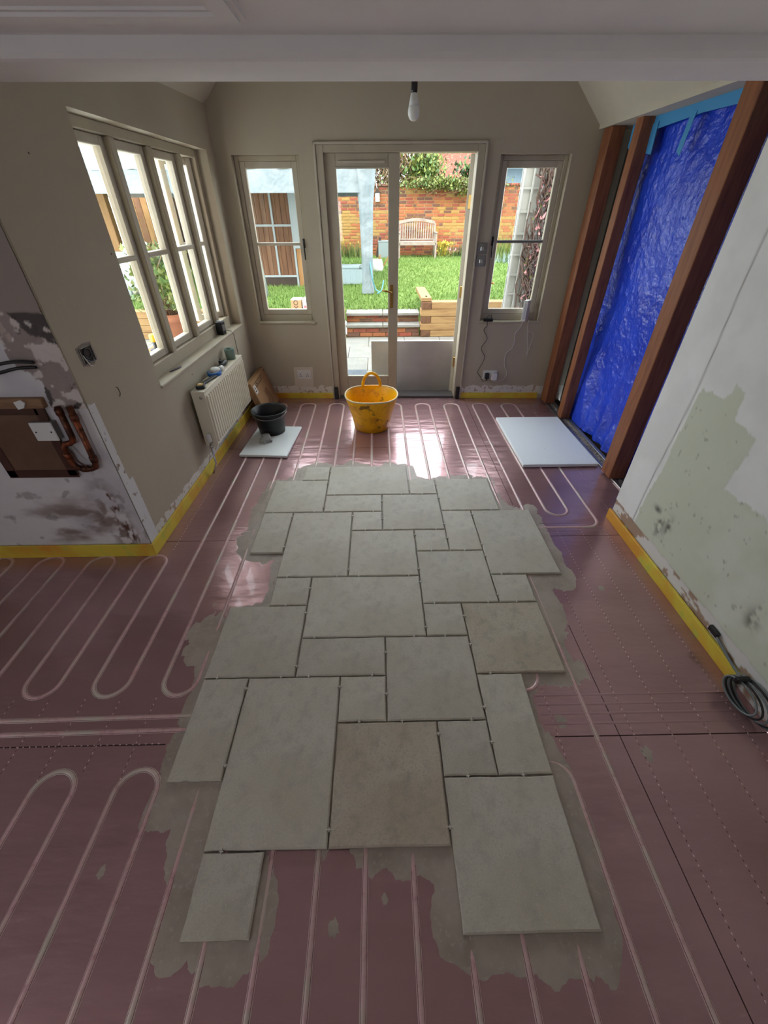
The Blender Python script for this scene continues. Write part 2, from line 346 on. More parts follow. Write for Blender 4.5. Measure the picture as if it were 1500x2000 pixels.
for k in range(-5, 5, 2):
    pa += bend(XK(k), XK(k+1), YF+.02-.005*(k+5), True)+bend(XK(k+1), XK(k+2), 2.25, False)
pa += bend(XK(5), XK(6), YF-.03, True)+[(XK(6), -1.6)]
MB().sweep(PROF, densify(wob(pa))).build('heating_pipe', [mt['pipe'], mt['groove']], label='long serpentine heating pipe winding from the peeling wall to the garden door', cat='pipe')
pb = [(.60, 2.16), (XK(6)+.02, 2.17)]+bend(XK(6)+.04, XK(7), 2.25, False)[4:]+bend(XK(7), XK(8), YF-.03, True)+bend(XK(8), XK(9), 2.24, False)+bend(XK(9), XK(10), YF-.045, True)
pb += [(XK(10)-.085+.085*math.cos(t), 2.12-.085*math.sin(t)) for t in np.linspace(0, PI/2, 9)]+[(.75, 2.035)]
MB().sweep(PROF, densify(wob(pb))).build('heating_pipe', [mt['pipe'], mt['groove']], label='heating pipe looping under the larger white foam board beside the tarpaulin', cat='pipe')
pc = [(XK(-11), .45)]
for k in range(-10, 4, 2):
    pc += bend(XK(k), XK(k+1), .565, True)+bend(XK(k+1), XK(k+2), -.9, False)
pc += bend(XK(4), XK(5), .565, True)+[(XK(5), -1.6)]
pc = pc[1:]
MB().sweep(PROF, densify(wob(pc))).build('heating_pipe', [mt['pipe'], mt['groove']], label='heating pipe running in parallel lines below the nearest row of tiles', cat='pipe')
for yy, lab in ((.837, 'upper of two straight pipes crossing the floor towards the tiles'), (.781, 'lower of two straight pipes crossing the floor towards the tiles')):
    MB().sweep(PROF, densify([(-3.1, yy-.012), (-1.5, yy-.004), (-.62, yy+.006)])).build('heating_pipe', [mt['pipe'], mt['groove']], label=lab, cat='pipe', group='straight crossing pipes')
MB().sweep(PROF, bend(XK(4), XK(5), 1.0, False)).build('heating_pipe', [mt['pipe'], mt['groove']], label='short curved pipe end showing beside the stepped tile edge', cat='pipe')
# perforation lines pressed into the foil
dm = MB(); dk = MB()
def dots(x0, y0, x1, y1, step=.0125):
    n = int(math.hypot(x1-x0, y1-y0)/step); vert = abs(y1-y0) > abs(x1-x0)
    for i in range(n):
        x = x0+(x1-x0)*i/n; y = y0+(y1-y0)*i/n; a, b = (.0017, .0028) if vert else (.0028, .0017)
        (dm if i % 2 else dk).add([(x-a, y-b, .0002), (x+a, y-b, .0002), (x+a, y+b, .0002), (x-a, y+b, .0002), (x, y, .0012)], [(0, 1, 4), (1, 2, 4), (2, 3, 4), (3, 0, 4)])
dots(XK(7), 1.55, XK(7), -.6)
for k in (8, 9, 10): dots(XK(k), 2.02, XK(k), -.6)
dots(XK(5), .93, XK(5), .64); dots(XK(11)-.01, 3.9, XK(11)-.02, 2.15); dots(XK(-8), 1.86, XK(-8)+.02, 4.0)
for k in range(-13, -4): dots(XK(k), .64 if k % 2 else .60, XK(k), .93)
dots(-2.9, .72, -.87, .733)
dm.build('perforation_dots', mt['dot'], floor, kind='stuff'); dk.build('perforation_dots', mt['dotd'], floor, kind='stuff')
# faint embossed ribs across the board joints
rb = MB()
for y_ in (2.0, 2.04, 2.08, 3.09, 3.13, 3.21, .78, .82, .86, .90):
    for (a, b) in ((-1.2, -.45), (.55, 1.5)) if y_ > 1 else ((.66, 1.5),): rb.sweep([(-.006, -.0005), (-.003, .0012), (.003, .0012), (.006, -.0005)], densify([(a, y_), (b, y_)]))
rb.build('embossed_ribs', mt['foil'], floor)

# ------------------------------------------------------------------ tiles, spacers, adhesive
TILES = [(-3,-2,0,1),(-2,1,0,2),(1,2,1,2),(2,4,1,3),(-4,-2,1,3),(-2,0,2,3),(0,2,2,4),(-4,-3,3,5),(-3,-1,3,6),(-1,0,3,4),(-1,1,4,6),(1,2,4,5),(2,3,3,5),(3,5,3,6),(1,3,5,7),(3,4,6,7),(-3,-2,6,7),(-2,1,6,8),(1,2,7,8),(2,4,7,9),(-4,-2,7,9),(-2,0,8,9),(-4,-3,9,11),(-3,-1,9,12),(-1,0,9,10),(2,3,9,11),(-1,1,10,12),(1,2,10,11),(1,3,11,13),(-3,-2,12,13),(0,2,8,10)]
MOD = .203; TX = lambda i: MOD*(i+.095); TY = lambda j: MOD*(13.917-j)
cells = {}
ZT0, ZT1 = .0055, .018
def tile_mesh(w, d, seed):
    rr = random.Random(seed); hw, hd = w/2, d/2; n = 9; ring = []
    cor = [(-hw, -hd), (hw, -hd), (hw, hd), (-hw, hd)]
    for c in range(4):
        ax, ay = cor[c]; bx, by = cor[(c+1) % 4]; nx, ny = (by-ay), -(bx-ax); l = math.hypot(nx, ny); nx /= l; ny /= l
        for i in range(n):
            t = i/n; j = 0 if i == 0 else -abs(rr.gauss(0, .0011)); ring.append((ax+(bx-ax)*t+nx*j, ay+(by-ay)*t+ny*j))
    m = len(ring); vs = [(x, y, 0) for x, y in ring]
    h = ZT1-ZT0
    vs += [(x, y, h-.004-abs(rr.gauss(0, .001))) for x, y in ring]
    vs += [(x*(1-.0045/hw), y*(1-.0045/hd), h) for x, y in ring]
    fs = [(k*m+i, k*m+(i+1) % m, (k+1)*m+(i+1) % m, (k+1)*m+i) for k in range(2) for i in range(m)]+[tuple(2*m+i for i in range(m))]
    return MB().add(vs, fs, False)
for q, (i0, i1, j0, j1) in enumerate(TILES):
    for i in range(i0, i1):
        for j in range(j0, j1): cells[(i, j)] = q
    g = .0026; w = (i1-i0)*MOD-2*g; d = (j1-j0)*MOD-2*g
    tile_mesh(w, d, q).build('floor_tile', mt['tile_tan'] if q in (26, 19) else mt['tile'], floor, T((TX(i0)+TX(i1))/2, (TY(j0)+TY(j1))/2, ZT0) @ RX(random.gauss(0, .05)) @ RY(random.gauss(0, .05)))
spm = None
def spacer(x, y, horiz):
    global spm
    if spm is None: spm = MB().box(-.0016, .0016, -.012, .012, 0, .010).box(-.006, .006, -.0016, .0016, 0, .010).mesh('tile_spacer', mt['spacer'])
    link('tile_spacer', spm, floor, T(x, y, .0105) @ RZ(0 if horiz else 90))
for q, (i0, i1, j0, j1) in enumerate(TILES):
    for j in range(j0, j1):
        if (i1, j) in cells and cells[(i1, j)] != q and (j == j0 or j == j1-1): spacer(TX(i1), (TY(j)+TY(j+1))/2+(.05 if j == j0 else -.05)*(1 if j1-j0 > 1 else .3), False)
    for i in range(i0, i1):
        if (i, j1) in cells and cells[(i, j1)] != q and (i == i0 or i == i1-1): spacer((TX(i)+TX(i+1))/2+(-.04 if i == i0 else .04)*(1 if i1-i0 > 1 else .3), TY(j1), True)
# adhesive: thin layer around and between the tiles, dipping under the boards at its ragged rim
gx = np.arange(-1.25, 1.35, .011); gy = np.arange(.02, 3.1, .011); X, Y = np.meshgrid(gx, gy, indexing='ij'); D = np.full(X.shape, 9.)
for (i0, i1, j0, j1) in TILES:
    x0, x1, y0, y1 = TX(i0), TX(i1), TY(j1), TY(j0)
    D = np.minimum(D, np.hypot(np.maximum(np.maximum(x0-X, X-x1), 0), np.maximum(np.maximum(y0-Y, Y-y1), 0)))
nz = fbm(X*5, Y*5, 5); nz2 = fbm(X*16, Y*5, 4, 3.)
reach = .02+.20*np.clip(nz-.28, 0, 1)+.10*(nz2-.5)
for (cx, cy, sx, sy, amt) in ((-.93, 1.72, .10, .5, .06), (-.95, 1.22, .1, .2, .08), (-.7, .5, .12, .14, .08), (1.0, 1.75, .1, .3, .05), (.85, 1.35, .12, .1, .10), (.45, .06, .2, .1, .05), (.5, 2.78, .3, .1, -.02), (-.35, .42, .2, .1, -.05), (.1, .37, .2, .06, .0), (.62, .35, .06, .3, .03), (-.85, .8, .1, .1, -.03)):
    reach = reach+amt*np.exp(-((X-cx)/sx)**2-((Y-cy)/sy)**2)
Zad = np.clip((reach-D)*.05, -.004, .0042)+np.where(D > .004, .0008*(nz2-.5)+.0006*np.sin(X*420)*(D < .05), 0)
Zad = np.where(reach-D < 0, np.minimum(Zad, -.0004), Zad)
grid_obj('adhesive_bed', gx, gy, np.stack([X, Y, Zad], -1), mt['adhesive'], mask=(reach-D) > 0, parent=floor, label='grey adhesive smeared around the tiles')
for (sx_, sy_, r_, s_) in ((1.02, .66, .028, 1), (-.62, .55, .03, 2), (-.15, .21, .02, 3), (-.9, .35, .016, 4), (1.22, 1.5, .02, 5), (.0, .27, .012, 6)):
    rr = random.Random(s_); MB().add([(0, 0, .0016)]+[(r_*(.6+.6*rr.random())*math.cos(a), 1.4*r_*(.6+.6*rr.random())*math.sin(a), -.0003) for a in np.linspace(0, 2*PI, 15)[:-1]], [(0, k+1, (k+1) % 14+1) for k in range(14)], True).build('adhesive_smear', mt['adhesive'], floor, T(sx_, sy_, 0))

# ------------------------------------------------------------------ walls
WH = 3.9
wb = wall_holes(MB(), -1.6, 2.2, -.12, 3.95, 0, .26, [(-.475, .89, -.12, 2.088), (-1.165, -.615, .775, 2.03), (1.02, 1.592, .775, 2.025)], 'x')
wb.build('wall_back', mt['wall'], M=MBK, label='taupe end wall holding the garden door and two slim windows', cat='wall', kind='structure')
wl = wall_holes(MB(), 0.004, 2.56, 0, 2.32, -.22, 0, [(.66, 2.345, .80, 2.045)], 'y')
wl.build('wall_left', mt['wall'], M=ML, label='taupe side wall holding the wide four light window', cat='wall', kind='structure')
# peeling wall facing the camera
U = np.arange(-2.45, -1.3695, .006); U[-1] = -1.37; V = np.arange(0, 1.801, .006); X, Z = np.meshgrid(U, V, indexing='ij')
c_wall = np.array(S(158, 146, 138)); c_white = np.array(S(226, 222, 222)); c_dirt = np.array(S(128, 108, 98)); c_dark = np.array(S(92, 84, 82)); c_beige = np.array(S(190, 176, 160)); c_brown = np.array(S(96, 66, 52))
col = np.zeros(X.shape+(3,))+c_white; n1 = fbm(X*7, Z*7, 5); n2 = fbm(X*22, Z*22, 4, 9.); n3 = fbm(X*40, Z*12, 4, 21.)
mixc = lambda c, m: col*(1-m[..., None])+c*m[..., None]
col = mixc(np.array(S(206, 202, 206)), smoothstep(.45, .62, fbm(X*3, Z*3, 4, 2.)))
dirt = smoothstep(.40, .80, fbm(X*5, Z*12, 5, 90.))*np.exp(-((X+1.70)/.3)**2-((Z-.24)/.16)**2)*1.5+smoothstep(.45, .6, n2)*np.exp(-((X+1.50)/.06)**2-((Z-.25)/.25)**2)*1.2
col = mixc(c_dirt, np.clip(dirt, 0, .85)); col = mixc(np.array(S(110, 98, 96)), smoothstep(.64, .72, fbm(X*14, Z*14, 4, 77.))*(Z < .55)*.45)
col = mixc(c_brown, smoothstep(.56, .62, n3)*np.exp(-((X+1.45+.1*(Z-.1))/.035)**2)*(Z < .55))
band = (Z > .93+.03*(n1-.5)) & (Z < 1.345+.05*(n1-.5)) & (X > -1.60+.22*(n1-.4)+.18*(1.15-Z))
bandm = band.astype(float)
col = mixc(np.array(S(150, 134, 128)), bandm*.9); col = mixc(c_dark, bandm*smoothstep(.50, .545, fbm(X*13, Z*9, 5, 30.))); col = mixc(np.array(S(214, 204, 198)), bandm*smoothstep(.56, .60, fbm(X*16, Z*16, 4, 50.)))
topb = (Z > 1.25+.10*(fbm(X*10, Z*10, 4, 60.)-.5)) & (Z < 1.345); col = mixc(np.array(S(186, 168, 160)), (topb & ~band).astype(float))
upper = smoothstep(1.345, 1.355, Z+.02*(n1-.5)); col = mixc(c_wall, upper)
depth = -.006*upper-.004*bandm*smoothstep(.5, .56, n2)-.0015*n2
grid_obj('wall_peeling', U, V, np.stack([X, 1.835+depth, Z], -1), mat('peeling_plaster', (1, 1, 1), .8, spec=.2, attr='paint', bump=(60, .2, .004)), col=col,
         label='peeling white and taupe wall with exposed pipes facing the room', cat='wall', kind='structure')
MB().box(-3.25, -1.372, 1.8375, 2.06, 0, 2.2).build('wall_return', mt['wall'], label='thick wall body behind the peeling plaster face', cat='wall', kind='structure')
# bare corner strip wrapping onto the side wall
MB().add([(0.0015, .001, .085), (0.0015, .082, .085), (0.0015, .05, .55), (.0015, .045, .93), (.0015, .001, .95)], [(0, 1, 2, 3, 4)]).prism([(.0, .0), (.003, 0), (.003, .085), (0, .085)], .08, .5).prism([(.0, .0), (.003, 0), (.003, .05), (0, .05)], .5, .94).build(
    'trim_1', mat('bare_corner_plaster', S(222, 220, 220), .8, var=(14, S(140, 118, 104), .58, .66)), M=ML, label='bare white plaster strip along the outer wall corner', cat='trim', kind='structure')
# right hand wall with old green paint under white
U = np.arange(-.3, 2.141, .008); V = np.arange(0, 2.11, .008); Yg, Z = np.meshgrid(U, V, indexing='ij')
w1 = fbm(Yg*6, Z*6, 4, 5.); w2 = fbm(Yg*25, Z*25, 4, 8.); yy = Yg+.02*(w2-.5)+.02*(w1-.5); zz = Z+.03*(w2-.5)
col = np.zeros(Yg.shape+(3,))+np.array(S(242, 241, 239)); col = mixc(np.array(S(234, 233, 231)), smoothstep(.3, .7, w1))
gp = [(1.87, .99), (1.73, .99), (1.70, 1.06), (1.64, 1.05), (1.62, .94), (1.48, .91), (1.49, .66), (1.27, .68), (.9, .62), (-.5, .6), (-.5, -.1), (1.92, -.1), (1.89, .45)]
green = in_poly(yy, zz, gp).astype(float); col = mixc(np.array(S(212, 215, 196)), green); col = mixc(np.array(S(226, 229, 216)), green*smoothstep(.35, .75, w1)*smoothstep(1.9, .9, Yg))
col = mixc(np.array(S(130, 128, 118)), green*smoothstep(.77, .82, fbm(Yg*34, Z*30, 3, 70.))*.5)
for (sy_, sz_, a_, b_) in ((1.72, .27, .03, .07), (1.66, .3, .02, .05), (1.78, .33, .03, .02), (1.05, .3, .03, .05)): col = mixc(np.array(S(108, 104, 96)), np.exp(-((Yg-sy_)/a_)**2-((Z-sz_)/b_)**2)*smoothstep(.4, .6, w2))
base = (Z < .145+.03*(w1-.5)).astype(float); col = mixc(np.array(S(224, 220, 216)), base); col = mixc(np.array(S(172, 144, 124)), base*smoothstep(.54, .58, fbm(Yg*9, Z*20, 4, 12.)))
crack = np.exp(-((Yg-1.915-.012*np.sin(Z*5))/.0045)**2)*(Z > .12); col = mixc(np.array(S(140, 132, 126)), crack*.8)
grid_obj('wall_right', U, V, np.stack([1.56-.004*(1-base)-.001*green+.001*w2, Yg, Z], -1), mat('patched_wall', (1, 1, 1), .75, spec=.25, attr='paint', bump=(50, .12, .004)), col=col,
         label='white wall with a large patch of old pale green paint', cat='wall', kind='structure')
MB().box(1.562, 1.70, -1.8, 2.138, 0, 2.2).build('wall_right_body', mt['ceil'], label='body of the white wall beside the tarpaulin', cat='wall', kind='structure')
MB().box(2.02, 2.12, 2.0, 4.5, -.1, 2.3).box(1.70, 2.12, 1.9, 2.0, -.1, 2.3).build('wall_outer', mat('dark_cavity', S(70, 66, 62), .9), label='dark cavity wall behind the blue tarpaulin', cat='wall', kind='structure')
wall_holes(MB(), -3.3, 1.7, 0, 2.3, -1.95, -1.8, [(-1.5, -1.0, 1.1, 1.8)], 'x').build('wall_rear', mt['ceil'], label='plain white wall behind the viewer with a small opening added for fill light', cat='wall', kind='structure')  # unseen opening, added to let fill light onto the peeling wall
wall_holes(MB(), -1.95, 2.06, 0, 2.3, -3.35, -3.2, [(-.45, .05, 1.1, 1.7)], 'y').build('wall_kitchen', mt['ceil'], label='plain side wall of the older room with an added light opening', cat='wall', kind='structure')  # unseen opening added here for side fill light

MB().box(-3.35, 7.5, -1.95, 1.94, 2.32, 7.6).prism([(-1.95, 7.6), (1.94, 7.6), (0, 9.2)], -3.35, 7.5, M=Matrix(((0, 0, 1, 0), (1, 0, 0, 0), (0, 1, 0, 0), (0, 0, 0, 1)))).build('wall_garden_shade', mt['housebrick'], label='unseen upper brick storey added to shade the garden', cat='wall', kind='structure')  # unseen storey, added to block sky light from the garden side
# ------------------------------------------------------------------ ceilings and beam
MB().box(-3.3, 1.7, -1.95, 1.84, 2.102, 2.25).build('ceiling', mt['ceil'], label='low white ceiling above the older room', cat='ceiling', kind='structure')
bp = [(1.80, 2.108)]+[(1.842-.02*math.cos(t)*0, 2.10-.0*t) for t in (0,)]+[(1.838, 2.066), (1.846, 2.053), (1.862, 2.049), (2.11, 2.049), (2.125, 2.054), (2.13, 2.07), (2.13, 3.9), (1.95, 3.9), (1.95, 2.108)]
Mb = Matrix(((0, 0, 1, 0), (1, 0, 0, 0), (0, 1, 0, 0), (0, 0, 0, 1)))
MB().prism(bp, -1.42, 1.75, M=Mb).build('ceiling_beam', mt['ceil'], label='white boxed beam crossing the room below the ceiling', cat='beam', kind='structure')
rx_, rz_ = .165, 3.785
v1 = [(-1.55, 2.08), (rx_, rz_), (rx_, rz_+.2), (-1.75, 2.1)]
MB().prism([(-1.36, 2.26), (rx_, rz_), (rx_, rz_+.2), (-1.56, 2.28)], 2.1, 4.6, M=Matrix(((1, 0, 0, 0), (0, 0, 1, 0), (0, 1, 0, 0), (0, 0, 0, 1)))).prism([(1.77, 2.18), (2.0, 2.16), (2.2, 2.16), (rx_, rz_+.2), (rx_, rz_)], 2.1, 4.6, M=Matrix(((1, 0, 0, 0), (0, 0, 1, 0), (0, 1, 0, 0), (0, 0, 0, 1)))).build(
    'ceiling_vault', mt['vault'], label='pale vaulted ceiling slopes of the garden room', cat='ceiling', kind='structure')
hatch = MB().box(-2.3, -.345, 1.61, 1.69, 2.09, 2.103).box(-.425, -.345, .7, 1.61, 2.09, 2.103).box(-2.3, -.36, 1.625, 1.675, 2.082, 2.09).box(-.41, -.36, .7, 1.625, 2.082, 2.09).build('trim_2', mt['ceil'], label='moulded white frame of a ceiling hatch', cat='trim', kind='structure')
MB().box(-2.3, -.425, .7, 1.61, 2.096, 2.103).build('hatch_panel', mt['ceil'], hatch)
# yellow edge strips
MB().rbox(.001, .014, -.016, 2.50, 0, .085, .002, 1).build('baseboard_left', mt['yellow'], M=ML, label='yellow edge strip along the foot of the radiator wall', cat='edge strip', kind='structure')
MB().rbox(-2.6, -1.357, 1.816, 1.829, 0, .09, .002, 1).build('baseboard_front', mt['yellow'], label='yellow edge strip along the foot of the peeling wall', cat='edge strip', kind='structure')
MB().rbox(-1.28, -.485, -.016, -.003, 0, .06, .002, 1).build('baseboard_back', mt['yellow'], M=MBK, label='yellow edge strip below the double socket beside the garden door', cat='edge strip', kind='structure')
MB().rbox(.905, 1.75, -.016, -.003, 0, .06, .002, 1).build('baseboard_back', mt['yellow'], M=MBK, label='yellow edge strip below the socket with plugs in it', cat='edge strip', kind='structure')
MB().rbox(1.537, 1.552, .93, 2.145, 0, .072, .002, 1).build('baseboard_right', mt['yellow'], label='yellow edge strip along the foot of the white patched wall', cat='edge strip', kind='structure')

# ------------------------------------------------------------------ windows
def rect_frame(mb, a0, a1, z0, z1, w, d0, d1, axis, wb=None):
    wb = wb or w
    B = (lambda p, q, lo, hi: mb.rbox(p, q, d0, d1, lo, hi, .004, 1)) if axis == 'x' else (lambda p, q, lo, hi: mb.rbox(d0, d1, p, q, lo, hi, .004, 1))
    B(a0, a0+w, z0, z1); B(a1-w, a1, z0, z1); B(a0+w, a1-w, z0, z0+wb); B(a0+w, a1-w, z1-w, z1); return mb
def box_ax(axis, p, q, d0, d1, lo, hi, b=.004):
    m = MB(); return m.rbox(p, q, d0, d1, lo, hi, b, 1) if axis == 'x' else m.rbox(d0, d1, p, q, lo, hi, b, 1)
def pane(axis, p, q, d, lo, hi):
    return MB().box(p, q, d-.002, d+.002, lo, hi) if axis == 'x' else MB().box(d-.002, d+.002, p, q, lo, hi)
# wide four light window (local: x into the room, y along wall)
w1 = thing('window_1', 'wide four light casement window above the radiator', 'window', kind='structure', M=ML)
rect_frame(MB(), .66, 2.345, .80, 2.045, .05, -.17, -.08, 'y', .085).build('window_frame', mt['frame'], w1)
MB().rbox(-.10, .012, .655, 2.35, .786, .806, .004, 1).build('window_sill', mt['frame'], w1)
mul = [1.115, 1.545, 1.99]
for s in mul: MB().rbox(-.17, -.075, s-.03, s+.03, .885, 1.995, .006, 1).build('mullion', mt['frame'], w1)
ed = [.71]+[e for s in mul for e in (s-.03, s+.03)]+[2.295]
def casement(parent, a0, a1, z0, z1, M=None):
    sa = rect_frame(MB(), a0, a1, z0, z1, .045, -.155, -.105, 'y').build('sash', mt['sash'], parent, M)
    MB().rbox(-.15, -.10, a0+.045, a1-.045, 1.435, 1.465, .008, 2).build('glazing_bar', mt['sash'], sa)
    pane('y', a0+.045, a1-.045, -.13, z0+.045, 1.435).build('pane', mt['glass'], sa); pane('y', a0+.045, a1-.045, -.13, 1.465, z1-.045).build('pane', mt['glass'], sa); return sa
for k in range(3): casement(w1, ed[2*k], ed[2*k+1], .887, 1.993)
casement(w1, ed[6], ed[7], .887, 1.993, T(-.155, 2.295, 0) @ RZ(-32) @ T(.155, -2.295, 0))
# two slim windows beside the door
def slim(name, label, x0, x1, z0, z1, zb, barmat, hx):
    w = thing(name, label, 'window', kind='structure', M=MBK)
    rect_frame(MB(), x0, x1, z0, z1, .035, .06, .14, 'x', .06).build('window_frame', mt['frame'], w)
    MB().rbox(x0-.004, x1+.004, -.010, .08, z0-.014, z0+.006, .003, 1).build('window_sill', mt['frame'], w)
    sa = rect_frame(MB(), x0+.035, x1-.035, z0+.06, z1-.035, .046, .07, .115, 'x').build('sash', mt['sash'], w)
    MB().rbox(x0+.08, x1-.08, .068, .11, zb-.011, zb+.011, .004, 1).build('glazing_bar', barmat, sa)
    pane('x', x0+.08, x1-.08, .09, z0+.105, zb-.011).build('pane', mt['glass'], sa); pane('x', x0+.08, x1-.08, .09, zb+.011, z1-.08).build('pane', mt['glass'], sa)
    MB().rbox(hx-.009, hx+.009, .052, .07, zb-.03, zb+.04, .003, 1).tube([(hx, .05, zb), (hx, .035, zb-.02), (hx+.004, .035, zb-.12)], .006, 6).build('catch', mt['black_pl'], w)
slim('window_2', 'slim window beside the glazed door on the radiator side', -1.165, -.615, .775, 2.03, 1.422, mt['sash'], -.655)
slim('window_3', 'slim window with a dark glazing bar and white router on its sill', 1.02, 1.592, .775, 2.025, 1.433, mt['grey_pl'], 1.055)

# ------------------------------------------------------------------ garden door
df = MB()
df.rbox(-.475, -.415, -.012, .12, 0, 2.088, .004, 1).rbox(.83, .89, -.012, .12, 0, 2.088, .004, 1).rbox(-.415, .83, -.012, .12, 2.04, 2.088, .004, 1)
fr = df.build('trim_3', mt['frame'], M=MBK, label='taupe frame around the double garden door opening', cat='door frame', kind='structure')
MB().rbox(-.493, -.475, -.02, .0, 0, 2.106, .003, 1).rbox(.89, .908, -.02, 0, 0, 2.106, .003, 1).rbox(-.493, .908, -.02, 0, 2.088, 2.106, .003, 1).build('architrave_bead', mt['sash'], fr)
MB().rbox(-.415, .83, -.012, .16, -.03, .028, .004, 1).build('threshold', mat('dark_threshold', S(86, 82, 82), .4), fr)
for x_ in (-.452, .868): MB().rbox(x_-.02, x_+.02, -.045, -.012, .0, .13, .006, 1).build('corner_guard', mt['black_pl'], fr)
def leaf(root, w, glass_lo, zt):
    rect_frame(MB(), 0, w, .02, zt, .095, 0, .045, 'x', .215).build('leaf_frame', mt['frame'], root)
    pane('x', .095, w-.095, .022, .235, zt-.095).build('pane', mt['glass'], root)
    MB().rbox(.085, w-.085, -.006, .0, .225, .24, .002, 1).rbox(.085, w-.085, -.006, .0, zt-.1, zt-.088, .002, 1).build('glazing_bead', mt['sash'], root)
d1 = thing('door_1', 'closed glazed door leaf behind the yellow tub', 'door', kind='structure', M=MBK @ T(-.417, .015, 0)); leaf(d1, .622, .24, 2.04)
MB().rbox(.11, .50, -.012, 0, 1.972, 1.992, .003, 1).build('trickle_vent', mt['sash'], d1)
hd = MB().rbox(.545, .575, -.006, 0, .90, 1.10, .003, 1).build('handle_plate', mt['brass'], d1); MB().tube([(.56, -.006, 1.04), (.56, -.045, 1.04), (.50, -.05, 1.055), (.47, -.045, 1.06)], .008, 8).build('lever', mt['brass'], hd)
MB().lathe([(0, 0), (.008, 0), (.008, .012), (0, .012)], 10, M=T(.56, -.004, .95) @ RX(90)).build('key_cylinder', mt['brass'], hd)
ang = math.atan2(.45, .40)
d2 = thing('door_2', 'open glazed door leaf folded back outside over the slim window', 'door', kind='structure', M=T(.835, 4.44, 0) @ Matrix.Rotation(ang, 4, 'Z')); leaf(d2, .60, .24, 2.04)
hd2 = MB().rbox(.545, .575, -.006, 0, .90, 1.10, .003, 1).build('handle_plate', mt['brass'], d2); MB().tube([(.56, -.006, 1.04), (.56, -.045, 1.04), (.50, -.05, 1.055)], .008, 8).build('lever', mt['brass'], hd2)
for z_ in (.35, 1.02, 1.72): MB().rbox(-.012, .006, -.012, .02, z_-.05, z_+.05, .003, 1).build('hinge', mt['brass'], d2)
MB().rbox(-.065, .90, -.009, .009, -.1, .545, .003, 1).build('plastic_sheet', mat('milky_sheet', S(196, 190, 188), .4, var=(3, S(184, 178, 176), .4, .65)), M=T(0, 4.60, 0) @ RZ(-1.3) @ RX(4), label='milky white sheet standing across the open garden doorway', cat='sheet')

# ------------------------------------------------------------------ studs, tarpaulin
def stud(x0, x1, y0, y1, z1, label):
    MB().rbox(x0, x1, y0, y1, 0.012, z1, .004, 1).build('timber_stud', mt['timber'], label=label, cat='timber stud', group='studs in front of the tarpaulin')
stud(1.775, 1.88, 4.10, 4.235, 2.165, 'brown timber stud in the corner against the end wall')
stud(1.80, 1.89, 3.71, 3.80, 2.17, 'narrow brown timber stud in the middle of the tarpaulin')
stud(1.765, 1.885, 2.60, 2.73, 2.16, 'thick brown timber post beside the white patched wall')
U = np.arange(2.1, 4.02, .010); V = np.arange(.0, 2.14, .010); Yg, Z = np.meshgrid(U, V, indexing='ij')
t1 = fbm(Yg*3, Z*2, 3, 4.); t2 = 1-np.abs(2*fbm(Yg*9+Z*5, Z*7-Yg*4, 3, 14.)-1); t3 = 1-np.abs(2*fbm(Yg*26+Z*9, Z*22-Yg*8, 2, 24.)-1)
Xt = 1.955+.05*(t1-.5)-.006*t2**6-.0035*t3**4-.08*np.exp(-((Yg-3.62+.15*(.3-Z))/.10)**2)*smoothstep(.75, .1, Z)-.03*smoothstep(.35, 0, Z)+.015*np.sin(Yg*34+3*t1)*smoothstep(.5, .0, Z)
Xt = np.where(Yg > 3.86, Xt+.0+.03*np.sin(Yg*22+Z*2), Xt)
Xt = np.maximum(Xt, 1.895)
tarp = grid_obj('tarpaulin', U, V, np.stack([Xt, Yg, Z+.02], -1), mt['tarp'], label='crinkled blue tarpaulin hung behind the timber studs', cat='tarpaulin')
for (y0, y1, za, zb) in ((2.66, 3.72, 2.10, 2.165), (3.83, 4.0, 2.09, 2.16), (2.2, 2.6, 2.0, 2.16)):
    MB().prism([(y0, za), ((y0+y1)/2, za+.012), (y1, za-.006), (y1, zb), (y0, zb)], 1.884, 1.890, M=Matrix(((0, 0, 1, 0), (1, 0, 0, 0), (0, 1, 0, 0), (0, 0, 0, 1)))).build('tape_strip', mt['tape_b'], tarp)
for (y0, w, l, tilt) in ((3.27, .05, .20, 10), (3.68, .07, .17, -6), (3.95, .05, .12, 8)):
    MB().prism([(-w/2, -l), (w/2, -l+.02), (w/2, 0), (-w/2, 0)], 0, .003, M=T(1.878, y0, 2.13) @ RX(tilt) @ Matrix(((0, 0, 1, 0), (1, 0, 0, 0), (0, 1, 0, 0), (0, 0, 0, 1)))).build('tape_strip', mt['tape_b'], tarp)
MB().box(1.76, 2.02, 2.14, 4.32, 2.166, 2.2).build('trim_4', mt['vault'], label='ragged pale plaster edge above the tarpaulin', cat='trim', kind='structure')
tr = MB().rbox(1.79, 1.815, 2.18, 4.3, .0, .012, .002, 1).rbox(1.865, 1.895, 2.18, 4.3, 0, .016, .002, 1).build('floor_track', mt['steel'], label='metal track with grit along the foot of the tarpaulin', cat='floor track')
MB().box(1.80, 1.90, 2.16, 4.32, -.02, .004).build('grit_bed', mt['grit'], tr)

# ------------------------------------------------------------------ foam boards on the floor
MB().rbox(-.305, .305, -.46, .46, .005, .03, .003, 1).build('foam_board', mt['white_foam'], M=T(1.465, 3.255, 0), label='large white foam board lying beside the tarpaulin', cat='foam board')
MB().rbox(-.205, .205, -.285, .285, .005, .025, .003, 1).build('foam_board', mt['white_foam'], M=T(-.955, 3.295, 0) @ RZ(-4), label='small white foam board lying under the black bucket', cat='foam board')

